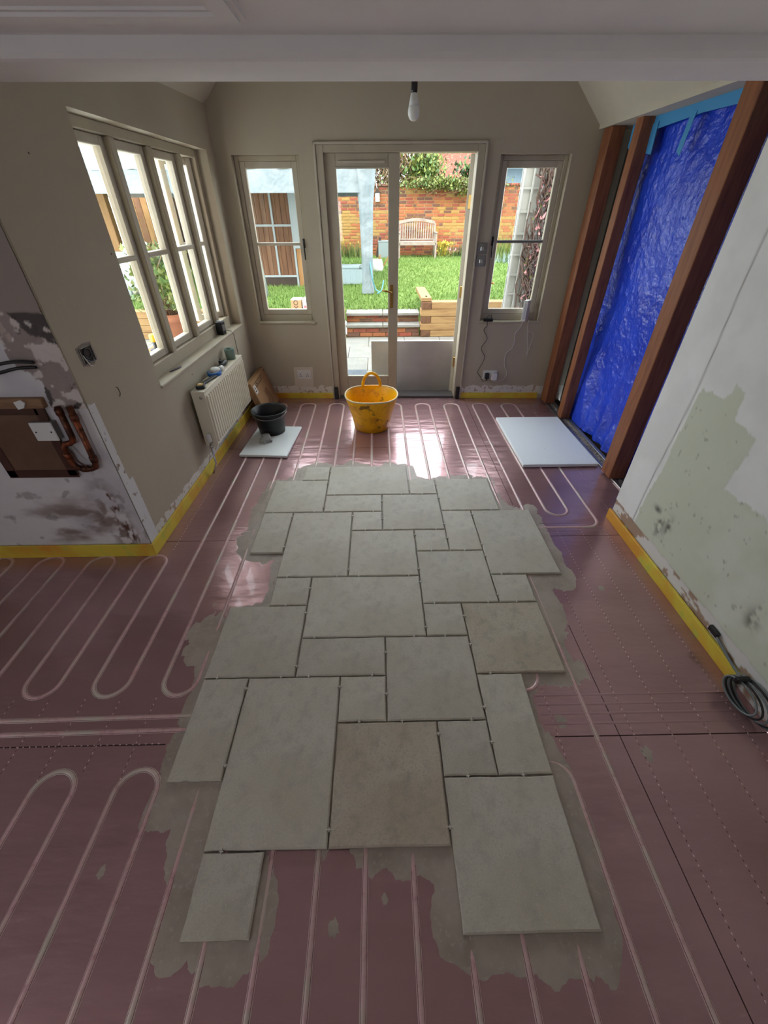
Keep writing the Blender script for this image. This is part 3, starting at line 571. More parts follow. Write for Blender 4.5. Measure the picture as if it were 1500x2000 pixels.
# ------------------------------------------------------------------ yellow tub, black bucket, bag
tub = thing('flexible_tub', 'dirty yellow flexible builders tub in front of the garden door', 'tub', (-.06, 3.61, .005))
MB().lathe([(0, .012), (.14, .012), (.158, .02), (.175, .10), (.20, .2), (.232, .305), (.238, .315), (.243, .312), (.243, .298), (.208, .19), (.182, .09), (.166, 0), (.15, 0), (0, 0)], 40).build('body', mt['tub'], tub)
MB().tube([(.2405*math.cos(a), .2405*math.sin(a), .312+.006*math.sin(3*a)) for a in np.linspace(0, 2*PI, 41)[:-1]], .0075, 8, True).build('rim', mt['tub_rim'], tub)
for s, nm in ((1, 0),):
    h_ = .135 if s > 0 else .05; pts = [(.085*math.cos(t)*(1 if s > 0 else 1.1), s*(.226-.012*math.sin(t)), .30+h_*math.sin(t)) for t in np.linspace(0, PI, 17)]
    MB().tube(pts, .0145, 8).build('handle', mt['tub'], tub)
    MB().add([(x, s*(.221+.008*k), z) for k in (0, 1) for x, z in ((-.10, .19), (.10, .19), (.085, .315), (-.085, .315))], [(0, 1, 2, 3), (4, 5, 6, 7), (0, 1, 5, 4), (2, 3, 7, 6)]).build('handle_patch', mt['tub'], tub)
MB().lathe([(0, .10), (.08, .105), (.15, .09), (.175, .08)], 24).build('mortar_residue', mat('tub_residue', S(200, 140, 40), .6, var=(9, S(120, 90, 50), .45, .6)), tub)
bk = thing('builders_bucket', 'black rubber bucket standing on the small foam board', 'bucket', (-.985, 3.475, .025))
MB().lathe([(0, .01), (.105, .01), (.118, .1), (.14, .205), (.152, .212), (.158, .205), (.156, .19), (.146, .18), (.128, .09), (.114, 0), (0, 0)], 36).build('body', mt['rub'], bk)
MB().tube([(.155*math.cos(a), .155*math.sin(a), .208) for a in np.linspace(0, 2*PI, 37)[:-1]], .007, 6, True).build('rim', mt['rub'], bk)
MB().tube([(-.157*math.cos(t), -.157*math.sin(t)*.98, .2-.03*math.sin(t)) for t in np.linspace(0, PI, 19)], .0035, 6).build('handle', mt['steel'], bk)
vs = []; rr = random.Random(3)
bg_ = MB(); n = 10
for k in range(7):
    for a in range(n): vs.append(((.055+.012*rr.random())*math.cos(2*PI*a/n)*(1-.06*k), (.035+.01*rr.random())*math.sin(2*PI*a/n)*(1-.1*k), .012*k+.004*rr.random()*(k > 0)))
bg_.add(vs, [(k*n+a, k*n+(a+1) % n, (k+1)*n+(a+1) % n, (k+1)*n+a) for k in range(6) for a in range(n)]+[tuple(range(n-1, -1, -1)), tuple(6*n+a for a in range(n))])
bg_.build('spacer_bag', mt['bag'], M=T(-1.0, 3.25, .0255) @ RZ(20), label='crumpled clear bag of grey bits in front of the black bucket', cat='bag')

# ------------------------------------------------------------------ radiator and the things on it (wall local frame)
rad = thing('radiator', 'white fluted panel radiator under the wide window', 'radiator', M=ML @ T(0, .95, 0)); L_ = .89
fp = [(.118, 0.0)]; nfl = 21
MB().rbox(.105, .119, 0, L_, .24, .645, .003, 1).build('front_panel', mt['rad'], rad); MB().rbox(.030, .042, .0, L_, .24, .645, .003, 1).build('rear_panel', mt['rad'], rad)
for k in range(nfl):
    y = .03+k*(L_-.06)/(nfl-1); MB().rbox(.117, .131, y-.0125, y+.0125, .265, .62, .005, 2).build('flute', mt['rad'], rad)
for y_ in (0, L_): MB().rbox(.026, .121, y_-.004, y_+.004, .238, .652, .002, 1).build('side_panel', mt['rad'], rad)
MB().rbox(.026, .121, -.004, L_+.004, .646, .658, .002, 1).build('top_grille', mt['rad'], rad)
for y_ in (.25, .65): MB().box(0, .03, y_-.02, y_+.02, .32, .6).build('bracket', mt['rad'], rad)
MB().lathe([(0, 0), (.011, 0), (.011, .004), (.005, .006), (0, .006)], 14, M=T(.09, -.004, .615) @ RX(90)).build('bleed_plug', mt['chrome'], rad)
vl = MB().lathe([(0, 0), (.012, 0), (.012, .02), (0, .02)], 12, M=T(.075, -.03, .235)).tube([(.075, .0, .265), (.075, -.03, .265)], .008, 8).tube([(.075, -.03, .26), (.075, -.03, .1), (.06, -.045, .06), (.04, -.05, .02)], .008, 8).build('valve', mt['chrome'], rad)
MB().lathe([(0, 0), (.016, 0), (.018, .012), (.018, .05), (.012, .062), (0, .062)], 16, M=T(.075, -.03, .285)).build('valve_head', mt['white_pl'], vl)
ZR = .658
def on_rad(s, d, z=ZR, rz=0): return ML @ T(d, s, z) @ RZ(rz)
tm = thing('tape_measure', 'black and yellow tape measure on the near end of the radiator', 'tape measure', M=on_rad(1.02, .075, rz=15))
MB().rbox(-.03, .03, -.035, .035, 0, .028, .009, 3).build('case', mt['black_pl'], tm); MB().rbox(-.018, .018, -.022, .022, .026, .031, .002, 1).build('label_band', mt['drilly'], tm); MB().rbox(-.009, .009, -.010, .010, .030, .033, .001, 1).build('button', mt['paperw'], tm)
kn = thing('utility_knife', 'black utility knife lying along the radiator top', 'knife', M=on_rad(1.17, .08, rz=-12)); MB().rbox(-.014, .014, -.09, .09, 0, .018, .006, 2).build('grip', mt['black_pl'], kn); MB().box(-.006, .006, .085, .125, .006, .008).build('blade', mt['steel'], kn)
tp = thing('tape_roll', 'blue masking tape roll lying on the radiator', 'tape roll', M=on_rad(1.31, .072))
MB().lathe([(.038, 0), (.052, 0), (.052, .024), (.038, .024), (.038, 0)], 28).build('roll', mt['bluetape'], tp); MB().lathe([(.034, 0), (.038, 0), (.038, .0245), (.034, .0245), (.034, 0)], 28).build('core', mt['paperw'], tp)
tis = MB().lathe([(0, 0), (.03, .004), (.04, .02), (.03, .035), (.012, .03), (0, .045)], 9).build('crumpled_wrapper', mt['paperw'], M=on_rad(1.33, .075, ZR+.012), label='crumpled clear wrapper sitting in the blue tape roll', cat='wrapper')
pr = thing('paper_roll', 'small white paper roll beside the blue tape', 'paper roll', M=on_rad(1.405, .09) @ T(0, 0, .019) @ RX(82)); MB().lathe([(.009, -.03), (.019, -.03), (.019, .03), (.009, .03), (.009, -.03)], 16).build('roll', mt['paperw'], pr)
to = thing('torch', 'black torch lying on the radiator beside the mug', 'torch', M=on_rad(1.50, .07, ZR+.021) @ RX(-90)); MB().lathe([(0, -.09), (.012, -.09), (.013, .02), (.02, .045), (.021, .08), (.017, .08), (.015, .07), (0, .07)], 16, M=RX(0) @ RY(0)).build('body', mt['black_pl'], to); MB().lathe([(.021, .055), (.0225, .057), (.0225, .063), (.021, .065)], 16).build('bezel', mt['steel'], to)
cl_ = thing('black_clip', 'small black clip leaning on the wall behind the torch', 'clip', M=on_rad(1.56, .035)); MB().rbox(-.008, .008, -.02, .02, 0, .035, .004, 2).build('jaw', mt['black_pl'], cl_); MB().tube([(.0, -.015, .033), (0, 0, .05), (0, .015, .033)], .003, 6).build('loop', mt['steel'], cl_)
mg = thing('mug', 'sage green mug at the far end of the radiator', 'mug', M=on_rad(1.72, .07))
MB().lathe([(0, .004), (.034, .004), (.038, .082), (.0405, .085), (.042, .082), (.038, 0), (0, 0)], 28).build('body', mt['mug'], mg)
MB().tube([(0, .038+.024*math.sin(t), .045+.026*math.cos(t)) for t in np.linspace(0, PI, 11)], .0055, 8, M=RZ(0)).build('handle', mt['mug'], mg)
ch = thing('battery_charger', 'black charger block on the window sill above the radiator', 'charger', M=ML @ T(-.04, 1.93, .806) @ RZ(-8)); MB().rbox(-.028, .028, -.032, .032, 0, .105, .006, 2).build('case', mt['black_pl'], ch); MB().rbox(.026, .029, -.022, .022, .03, .08, .001, 1).build('face_plate', mt['grey_pl'], ch)
MB().rbox(-.02, .02, -.02, .02, .105, .112, .002, 1).build('top_cap', mt['steel'], ch)
MB().tube([(x, y, z) for x, y, z in ((-.01, 1.97, .83), (.006, 2.03, .81), (.016, 2.05, .78), (.01, 2.07, .70), (.014, 2.06, .60), (.02, 2.07, .45))], .0025, 6).build('charger_cable', mt['cable_k'], M=ML, label='thin dark cable hanging from the sill beside the mug', cat='cable')
pn = thing('pen', 'dark pen lying on the near end of the window sill', 'pen', M=ML @ T(-.035, .96, .811) @ RZ(-14) @ RX(-90)); MB().lathe([(0, -.06), (.004, -.058), (.005, .0), (.005, .05), (0, .07)], 10).build('barrel', mat('pen_violet', S(70, 66, 84), .4), pn); MB().rbox(-.0015, .0015, .004, .008, .0, .05, .0005, 1).build('pocket_clip', mt['steel'], pn)
# cardboard box leaning on the radiator wall
bx = thing('cardboard_box', 'flat cardboard box leaning on the wall beyond the radiator', 'box', M=T(-1.085, 4.045, .006) @ RY(-18.7))
MB().rbox(-.06, 0, -.26, .26, .0, .375, .002, 1).build('carton', mt['card'], bx)
Mf = Matrix(((0, 0, 1, 0), (1, 0, 0, 0), (0, 1, 0, 0), (0, 0, 0, 1)))
text('LECCOT', .068, mt['ink'], bx, T(.0006, -.03, .32) @ Mf)
MB().box(0, .0008, -.235, -.165, .255, .335).build('address_label', mt['paperw'], bx); MB().box(.0008, .0012, -.225, -.185, .275, .285).box(.0008, .0012, -.225, -.175, .30, .306).box(.0008, .0012, -.225, -.19, .315, .319).build('label_print', mt['ink'], bx)
MB().prism([(-.02, .2), (.06, .23), (.1, .17), (.12, .1), (.08, .03), (-.02, .03), (-.05, .1), (0, .14)], 0, .0008, M=Mf).build('printed_mark', mat('faded_print', S(140, 104, 74), .75), bx)
MB().rbox(0, .001, .235, .25, .335, .355, .0003, 1).build('hand_hole', mt['ink'], bx)

# ------------------------------------------------------------------ sockets, switches, router, cables on the end wall
def plate(name, label, cat, x0, x1, z0, z1, m=None):
    t = thing(name, label, cat, M=MBK @ T((x0+x1)/2, -.0, (z0+z1)/2)); w, h = (x1-x0)/2, (z1-z0)/2
    MB().rbox(-w, w, -.010, 0, -h, h, .003, 2).build('face_plate', m or mt['white_pl'], t); return t
MB().prism([(-.90, .13), (-.70, .12), (-.69, .34), (-.74, .335), (-.80, .34), (-.89, .335)], -.0025, .001, M=Matrix(((1, 0, 0, 0), (0, 0, 1, 0), (0, 1, 0, 0), (0, 0, 0, 1)))).build('plaster_patch', mat('plaster_patch', S(214, 204, 190), .85), M=MBK, label='pale plaster patch around the double socket', cat='plaster patch')
so = plate('double_socket', 'white double socket in the plaster patch beside the door', 'socket', -.86, -.715, .215, .305)
for s in (-1, 1):
    g = MB().rbox(-.024, .024, -.0125, -.009, -.03, .03, .002, 1).build('socket_face', mt['white_pl'], so, T(s*.036, 0, 0))
    for (px_, pz_, w_, h_) in ((0, .006, .003, .007), (-.011, -.014, .006, .003), (.011, -.014, .006, .003)): MB().box(px_-w_, px_+w_, -.0135, -.0124, pz_-h_, pz_+h_).build('pin_slot', mt['ink'], g)
    MB().rbox(-.006, .006, -.016, -.012, .018, .028, .001, 1).build('rocker', mt['white_pl'], g)
def sw(x, z, label):
    t = plate('chrome_switch', label, 'switch', x-.043, x+.043, z-.043, z+.043, mt['steel'])
    MB().rbox(-.012, .014, -.018, -.009, -.018, .012, .002, 1).build('rocker', mt['chrome'], t); MB().lathe([(0, 0), (.004, 0), (.004, .002), (0, .002)], 8, M=T(-.03, -.010, 0) @ RX(90)).build('screw', mt['chrome'], t); MB().lathe([(0, 0), (.004, 0), (.004, .002), (0, .002)], 8, M=T(.032, -.010, 0) @ RX(90)).build('screw', mt['chrome'], t)
sw(.955, 1.388, 'upper metal switch plate beside the dark barred window'); sw(.955, 1.292, 'lower metal switch plate beside the dark barred window')
s2 = plate('double_socket', 'white double socket with two plugs below the router', 'socket', 1.125, 1.275, .21, .30)
for s in (-1, 1): MB().rbox(-.006, .006, -.016, -.009, .022, .034, .001, 1).build('rocker', mt['white_pl'], s2, T(s*.036, 0, 0))
p1 = thing('black_plug', 'black plug in the socket below the router', 'plug', M=MBK @ T(1.166, -.011, .25)); MB().rbox(-.024, .022, -.034, 0, -.032, .03, .009, 2).build('body', mt['black_pl'], p1); MB().rbox(-.006, .006, -.03, -.01, -.05, -.03, .003, 1).build('strain_relief', mt['black_pl'], p1)
p2 = thing('white_adapter', 'white power adapter in the socket below the router', 'adapter', M=MBK @ T(1.240, -.011, .245)); MB().rbox(-.03, .03, -.04, 0, -.038, .034, .007, 2).build('body', mt['white_pl'], p2); MB().rbox(-.006, .006, -.03, -.015, -.05, -.036, .002, 1).build('strain_relief', mt['white_pl'], p2)
ro = thing('router', 'slim white router standing on the sill beside the tarpaulin', 'router', M=MBK @ T(1.462, .012, .781) @ RZ(-35)); MB().rbox(-.022, .022, -.045, .045, 0, .185, .005, 2).build('case', mt['white_pl'], ro); MB().rbox(-.010, .010, -.047, -.044, .02, .16, .001, 1).build('front_panel', mat('router_front', S(196, 198, 206), .4), ro)
ad = thing('black_adapter', 'small black adapter on the sill opposite the router', 'adapter', M=MBK @ T(1.10, -.002, .781)); MB().rbox(-.045, .045, -.018, .02, 0, .028, .004, 1).build('case', mt['black_pl'], ad); MB().tube([(-.02, 0, .026), (0, -.005, .055), (.025, -.005, .06), (.03, 0, .026)], .003, 6).build('loop', mt['cable_k'], ad)
def cable(name, label, pts, r, m, M=MBK):
    P = [Vector(p) for p in pts]; o = []
    for i in range(len(P)-1):
        p0, p1_, p2_, p3 = P[max(i-1, 0)], P[i], P[i+1], P[min(i+2, len(P)-1)]
        for t in np.linspace(0, 1, 7)[:-1]:
            o.append(.5*((2*p1_)+(p2_-p0)*t+(2*p0-5*p1_+4*p2_-p3)*t*t+(3*p1_-p0-3*p2_+p3)*t**3))
    o.append(P[-1]); return MB().tube(o, r, 6).build(name, m, M=M, label=label, cat='cable')
Y0 = -.008
cable('adapter_cable', 'thin black cable zigzagging from the sill to the plug', [(1.09, -.012, .782), (1.095, Y0-.006, .74), (1.07, Y0, .70), (1.115, Y0, .62), (1.07, Y0, .54), (1.085, Y0, .49), (1.115, Y0, .45), (1.11, Y0, .40), (1.085, Y0, .34), (1.065, Y0, .28), (1.10, Y0, .235), (1.13, Y0-.01, .19), (1.155, Y0-.01, .193), (1.163, -.03, .20)], .0025, mt['cable_k'])
cable('router_cable', 'thin white cable drooping from the router to the adapter', [(1.44, -.012, .80), (1.432, Y0-.006, .74), (1.39, Y0, .67), (1.395, Y0, .60), (1.385, Y0, .53), (1.33, Y0, .47), (1.335, Y0, .36), (1.375, Y0, .28), (1.36, Y0, .22), (1.31, Y0, .19), (1.26, Y0-.01, .185), (1.243, -.035, .195)], .003, mt['cable_w'])
cable('loop_cable', 'thin white cable hanging in a loop below the router', [(1.50, -.012, .80), (1.50, Y0-.006, .74), (1.515, Y0, .69), (1.55, Y0, .68), (1.575, Y0, .65), (1.57, Y0, .58), (1.555, Y0, .50), (1.55, Y0, .45), (1.54, Y0, .55), (1.52, Y0, .63), (1.51, Y0, .70)], .0022, mt['cable_w'])

# ------------------------------------------------------------------ services on the peeling wall
bb = thing('recessed_back_box', 'open metal socket box with loose wires in the taupe wall', 'back box', M=ML @ T(0, .142, 1.137))
MB().prism([(-.055, -.04), (.02, -.05), (.06, -.03), (.055, .045), (0, .05), (-.06, .04)], -.001, .0015, M=Mf).build('ragged_edge', mat('exposed_plaster', S(150, 140, 130), .9), bb)
rect_frame(MB(), -.046, .046, -.037, .037, .004, .0015, .006, 'y').build('box_rim', mt['steel'], bb); MB().box(.0012, .0025, -.042, .042, -.033, .033).build('dark_inside', mt['ink'], bb)
MB().tube([(.004, .0+.024*math.cos(t), .006+.022*math.sin(t)) for t in np.linspace(0, 2*PI, 21)[:-1]], .0035, 6, True).build('wire_loop', mt['cable_k'], bb)
MB().tube([(.004, -.03, -.01), (.012, -.01, -.03), (.012, .012, -.034), (.004, .03, -.02)], .003, 6).build('grey_wire', mt['cable_g'], bb); MB().tube([(.004, -.035, .005), (.01, -.02, -.045), (.006, .0, -.05)], .003, 6).build('white_wire', mt['cable_w'], bb)
MB().tube([(.003, .245, .945), (.008, .25, .94), (.008, .252, .91), (.004, .243, .895)], .002, 5).build('bent_nail', mt['ink'], M=ML, label='small bent dark nail sticking out of the taupe wall', cat='nail')
for (s_, z_) in ((.30, 1.86), (1.1, .73), (.62, 1.5)): MB().lathe([(0, 0), (.004, 0), (.003, .001), (0, .0012)], 8, M=T(.0002, s_, z_) @ RY(90)).build('screw_hole', mt['ink'], bpy.data.objects['wall_left'])
bpn = thing('boarded_panel', 'brown board taped over an opening in the peeling wall', 'board', M=T(-1.735, 1.832, .575))
MB().rbox(-.165, .165, -.012, .004, 0, .365, .002, 1).build('board', mt['brown_card'], bpn)
for (x0, x1, z0, z1) in ((-.185, .172, -.01, .035), (-.175, .14, .335, .378), (-.185, -.14, -.005, .37), (.125, .17, .0, .37)): MB().rbox(x0, x1, -.0155, -.0115, z0, z1, .001, 1).build('tape_strip', mt['brown_tape'], bpn)
bt = MB().rbox(-2.3, -1.545, 1.805, 1.836, .945, .992, .003, 1).build('wall_batten', mt['batten'], label='rough wooden batten above the brown board', cat='batten')
MB().prism([(0, 0), (.03, .008), (.045, .03), (.03, .045), (-.005, .035)], 0, .006, M=T(-1.66, 1.803, .945) @ RX(90)).build('paper_scrap', mt['paperw'], bt)
jb = thing('junction_box', 'white electrical junction box on the brown board', 'junction box', M=T(-1.595, 1.80, .79)); MB().rbox(-.05, .05, -.002, .034, 0, .09, .004, 1).build('back_box', mt['grey_pl'], jb)
lid = MB().rbox(-.053, .053, -.010, -.002, -.002, .092, .003, 1).build('lid', mt['white_pl'], jb)
for s in (-1, 1): MB().lathe([(0, 0), (.004, 0), (.004, .002), (0, .002)], 8, M=T(s*.036, -.010, .045) @ RX(90)).build('screw', mt['ink'], lid)
cp = thing('copper_pipework', 'copper heating pipes bending back up beside the brown board', 'pipework')
yp = 1.805
MB().tube([(-1.482, yp, .955), (-1.486, yp, .80), (-1.492, yp, .778), (-1.512, yp, .768), (-1.535, yp, .764), (-1.55, yp, .745), (-1.552, yp, .67), (-1.545, yp, .64), (-1.522, yp, .625), (-1.47, yp, .622), (-1.445, yp, .632), (-1.436, yp, .66), (-1.428, yp, .955)], .0145, 10).build('pipe', mt['copper'], cp)
for (x, z, ax) in ((-1.484, .93, 0), (-1.43, .90, 0), (-1.552, .70, 0), (-1.50, .623, 1), (-1.435, .68, 0)):
    MB().lathe([(.0145, -.016), (.018, -.014), (.018, .014), (.0145, .016)], 12, M=T(x, yp, z) @ (RY(90) if ax else Matrix())).build('fitting', mt['copper'], cp)
MB().tube([(-1.53, yp-.01, .75), (-1.50, yp-.022, .68), (-1.47, yp-.02, .64)], .004, 6).build('earth_clamp', mt['brown_tape'], cp)
for k, (dz, lab) in enumerate(((0, 'upper black cable running across the peeling wall'), (-.035, 'lower black cable running across the peeling wall'))):
    cable('power_cable', lab, [(-2.3, 1.815, 1.02+dz), (-1.9, 1.815, 1.10+dz*1.3), (-1.68, 1.815, 1.14+dz), (-1.58, 1.815, 1.155+dz*.8), (-1.50, 1.822, 1.15+dz*.6)], .0075, mt['cable_k'], M=Matrix())
ccoil = thing('cable_coil', 'coil of grey cables on the floor against the patched wall', 'cable coil', (1.505, .82, 0))
for k in range(5):
    a_, b_ = .115-.008*k, .05-.004*k
    MB().tube([(-.0+.02*math.sin(t)*0+b_*math.cos(t)*.35+.012, a_*math.sin(t), .062+.056*math.cos(t)*(1-.05*k)+.0) for t in np.linspace(0, 2*PI, 33)[:-1]], .0042, 6, True, M=T(-.012*k+.012, .008*k, .002)).build('cable_turn', mt['cable_g'] if k % 2 == 0 else mt['cable_k'], ccoil)
MB().rbox(-.03, .03, -.012, .012, .095, .13, .006, 1, M=T(.0, .075, -.01)).build('cable_tie', mt['black_pl'], ccoil)
cable('wall_cable', 'grey cable running behind the yellow strip to the coil', [(1.545, 1.14, .11), (1.543, 1.05, .085), (1.54, .95, .07), (1.53, .88, .10)], .006, mt['cable_g'], M=Matrix())
MB().rbox(-.012, .006, -.03, .03, -.015, .015, .004, 1).build('cable_clip', mt['black_pl'], M=T(1.55, 1.135, .105), label='black cable clip on the bare strip of the patched wall', cat='clip')

# ------------------------------------------------------------------ pendant bulb
bl = thing('pendant_bulb', 'bare white bulb hanging on a black lampholder', 'light bulb', (.202, 2.87, 0))
MB().lathe([(0, 2.038), (.012, 2.040), (.022, 2.047), (.029, 2.062), (.030, 2.075), (.027, 2.09), (.0265, 2.093)], 24).build('globe', mt['bulb'], bl)
MB().lathe([(.0265, 2.093), (.022, 2.115), (.017, 2.138), (.0135, 2.142), (0, 2.142)], 24).build('bulb_base', mt['white_pl'], bl)
MB().lathe([(0, 2.14), (.0145, 2.14), (.016, 2.15), (.016, 2.19), (.010, 2.21), (0, 2.21)], 18).build('lampholder', mt['black_pl'], bl)
MB().tube([(0, 0, 2.205), (0, 0, 3.74)], .003, 6).build('flex', mt['cable_k'], bl)

# ================================================================== outside
ZP = -.10; RIS1, RIS2 = 7.40, 7.58; Z1, Z2 = .098, .247
def lawn_z(y): return Z2+max(0, y-7.9)*.045
# patio
patio = MB().box(-6, 4.5, 4.6, 7.75, ZP-.1, ZP-.035).build('patio', mt['mortar'], label='pale stone patio outside the garden door', cat='patio', kind='structure')
slabm = MB().rbox(-.297, .297, -.297, .297, -.035, 0, .004, 1).mesh('paving_slab', mt['stone'])
for i in range(-9, 7):
    for j in range(5):
        x = .16+i*.6+(.3 if j % 2 else 0); y = 7.09-j*.6
        if y > 4.6: link('paving_slab', slabm, patio, T(x, y, ZP))
MB().box(-.75, -.15, 4.75, 5.6, ZP, ZP+.012).build('door_mat', mt['matgrey'], label='blue grey mat on the patio outside the closed door leaf', cat='mat')
# steps with brick risers
steps = MB().box(-.52, .72, 7.43, 7.9, ZP-.1, Z1-.045).box(-.52, .72, 7.61, 7.9, Z1-.045, Z2-.035).build('garden_steps', mt['mortar'], label='two garden steps with brick risers and stone treads', cat='steps', kind='structure')
def bricks_row(parent, x0, x1, yf, z0, courses, ch=.07):
    for c in range(courses):
        x = x0-(.11 if c % 2 else 0)
        while x < x1-.03:
            a, b = max(x, x0), min(x+.215, x1)
            if b-a > .04: MB().rbox(a, b, yf-.006, yf+.08, z0+c*ch, z0+c*ch+ch-.011, .004, 1).build('brick', random.choice([BR[1], BR[3], BR[3], BR[0]]), parent)
            x += .225
bricks_row(steps, -.52, .72, RIS1+.01, ZP+.005, 2); bricks_row(steps, -.52, .72, RIS2+.02, Z1+.006, 2, .053)
for yf, z, dp in ((RIS1-.03, Z1, .26), (RIS2-.03, Z2, .36)):
    for a, b in ((-.53, .095), (.105, .73)): MB().rbox(a, b, yf, yf+dp, z-.042, z, .004, 1).build('stone_tread', mt['stone'], steps)
# sleeper walls
def sleepers(label, x0, x1, y0, n, z0, ends, h=.108, dp=.22, notch=.17):
    t = thing('sleeper_wall', label, 'retaining wall', (x0, y0, z0))
    for k in range(n):
        m = 0.0
        if ends and k % 2 == 0:
            MB().rbox(.012, notch, 0, dp, k*h, k*h+h-.004, .006, 1).build('sleeper_end', mt['endgrain'], t); MB().rbox(notch+.004, x1-x0, 0.004, dp, k*h, k*h+h-.004, .006, 1).build('sleeper', mt['sleeper'], t)
        else: MB().rbox(0, x1-x0, 0, dp, k*h, k*h+h-.004, .006, 1).build('sleeper', mt['sleeper'], t)
    return t
swl = sleepers('pale oak sleepers stacked beside the garden steps', .735, 3.6, 7.36, 5, ZP+.002, True)
MB().rbox(0, .17, .03, 1.2, .542, .60, .006, 1).build('top_sleeper', mt['sleeper'], swl); MB().rbox(.075, .105, .1, .16, .60, .615, .004, 1).build('bracket', mt['ink'], swl)
sleepers('pale oak sleepers retaining the lawn below the shed', -4.2, -.545, 7.36, 4, ZP+.002, False)
# lawn
gx = np.linspace(-9, 8, 60); gy = np.linspace(7.6, 16, 40); X, Y = np.meshgrid(gx, gy, indexing='ij'); Zl = Z2+np.maximum(0, Y-7.9)*.045-.01+.02*(fbm(X*1.5, Y*1.5, 3)-.5)
Zl = np.where((X > -.6) & (X < .9) & (Y < 7.85), ZP, Zl)
lawn = grid_obj('lawn', gx, gy, np.stack([X, Y, Zl], -1), mt['soil'], label='green lawn sloping up to the brick garden wall', cat='lawn', kind='structure')
n = 70000; yy = 7.85+(14.3-7.85)*rng.random(n)**1.25; xx = -5.0+(9.5)*rng.random(n); zz = Z2+np.maximum(0, yy-7.9)*.045-.015
a = rng.random(n)*2*PI; w = .006+.006*rng.random(n); h = .035+.045*rng.random(n); lx = rng.normal(0, .025, n); ly = rng.normal(0, .025, n)
V3 = np.stack([np.stack([xx-np.cos(a)*w, yy-np.sin(a)*w, zz], -1), np.stack([xx+np.cos(a)*w, yy+np.sin(a)*w, zz], -1), np.stack([xx+lx, yy+ly, zz+h], -1)], 1).reshape(-1, 3)
me = bpy.data.meshes.new('grass'); me.vertices.add(3*n); me.vertices.foreach_set('co', V3.ravel().astype(np.float32)); me.loops.add(3*n); me.loops.foreach_set('vertex_index', np.arange(3*n, dtype=np.int32)); me.polygons.add(n); me.polygons.foreach_set('loop_start', np.arange(0, 3*n, 3, dtype=np.int32)); me.update(calc_edges=True); me.materials.append(mt['grass'])
link('grass', me, label='short bright green grass growing on the lawn', cat='grass', kind='stuff')
# brick garden wall
WY = 14.45; WZ = .50; NC = 22
gw = MB().box(-7, 8, WY+.006, WY+.23, WZ-.3, WZ+NC*.075).build('garden_wall', mt['mortar'], label='old mellow brick garden wall behind the lawn', cat='wall', kind='structure')
bms = [MB().rbox(-.105, .105, 0, .05, -.031, .031, .005, 1).mesh('brick', m) for m in BR]; bhs = [MB().rbox(-.049, .049, 0, .05, -.031, .031, .005, 1).mesh('brick', m) for m in BR]
sb = MB(); cnt = 0; cand = []
for c in range(NC):
    x = -7+(.0563 if c % 2 else 0); k = c % 2
    while x < 7.9:
        head = (k % 3 == 2) if c % 2 else (k % 4 == 1); wdt = .0975 if head else .2125
        cand.append((x+wdt/2, WZ+c*.075+.036, head)); x += wdt+.0125; k += 1
def pick(x, z):
    f = vnoise(np.array([x*.9+40]), np.array([z*1.6+7]))[0]; r_ = random.random()
    if f > .62: return 2 if r_ < .6 else 0
    return 0 if r_ < .42 else 1 if r_ < .72 else 2 if r_ < .82 else 3
vis = sorted([c for c in cand if (-1.15 < c[0] < 2.55)], key=lambda c: (c[2], abs(c[0]-.9)))[:300]; vset = set(vis)
for cx, cz, head in cand:
    p = pick(cx, cz)
    if (cx, cz, head) in vset: link('brick', (bhs if head else bms)[p], gw, T(cx, WY-.006, cz))
    else:
        w_ = .049 if head else .105; sb.box(cx-w_, cx+w_, WY-.006, WY+.03, cz-.031, cz+.031, mi=p)
sb.build('brick', BR, gw, kind='stuff')
for i in range(66):
    MB().rbox(-.107, .107, -.04, .27, 0, .065, .008, 1).build('coping_brick', BR[3] if i % 3 else BR[1], gw, T(-6.9+i*.225, WY, WZ+NC*.075+.008)) if 22 <= i <= 50 else None
# far house and roof
fh = MB().box(1.6, 9, 20, 20.3, 0, 8).build('far_house', mt['housebrick'], label='red brick house rising behind the garden wall', cat='house')
MB().box(4.2, 9, 17.5, 17.8, 2.0, 2.72).prism([(4.0, 2.7), (9, 2.7), (9, 3.1), (4.0, 2.95)], 17.2, 18.5, M=Matrix(((1, 0, 0, 0), (0, 0, 1, 0), (0, 1, 0, 0), (0, 0, 0, 1)))).build('outbuilding_roof', mt['slate'], label='low blue grey roof beyond the garden wall', cat='roof')
# foliage helper
def leaves(n, fn, size, mats, name, parent, kind=None):
    m = MB(); rr = random
    for _ in range(n):
        p = Vector(fn()); s = size*(.6+.8*rr.random()); q = Matrix.Translation(p) @ Matrix.Rotation(rr.random()*6.28, 4, 'Z') @ Matrix.Rotation(rr.gauss(1.0, .6), 4, 'X')
        m.add([(-s*.5, 0, 0), (0, -s*.35, .1*s), (s*.5, 0, 0), (0, s*.9, .0)], [(0, 1, 3), (1, 2, 3)], mi=rr.randrange(len(mats)), M=q)
    return m.build(name, mats, parent)
def twigs(n, fn, name, m, parent, r=.008):
    b = MB()
    for _ in range(n): b.tube(fn(), r*(.5+random.random()), 4)
    return b.build(name, m, parent)
G = random.gauss; Uf = random.uniform
hd_ = thing('twiggy_shrub', 'tall tangled twiggy shrub behind the garden wall', 'shrub', (-.3, 15.2, .5))
def tw():
    x, z = Uf(-3, 1.9), Uf(1.2, 2.2); dx, dz = G(0, .5), Uf(.4, 1.6); return [(x, Uf(-.3, .6), z), (x+dx*.5+G(0, .1), Uf(-.3, .6), z+dz*.5), (x+dx+G(0, .15), Uf(-.4, .4), z+dz)]
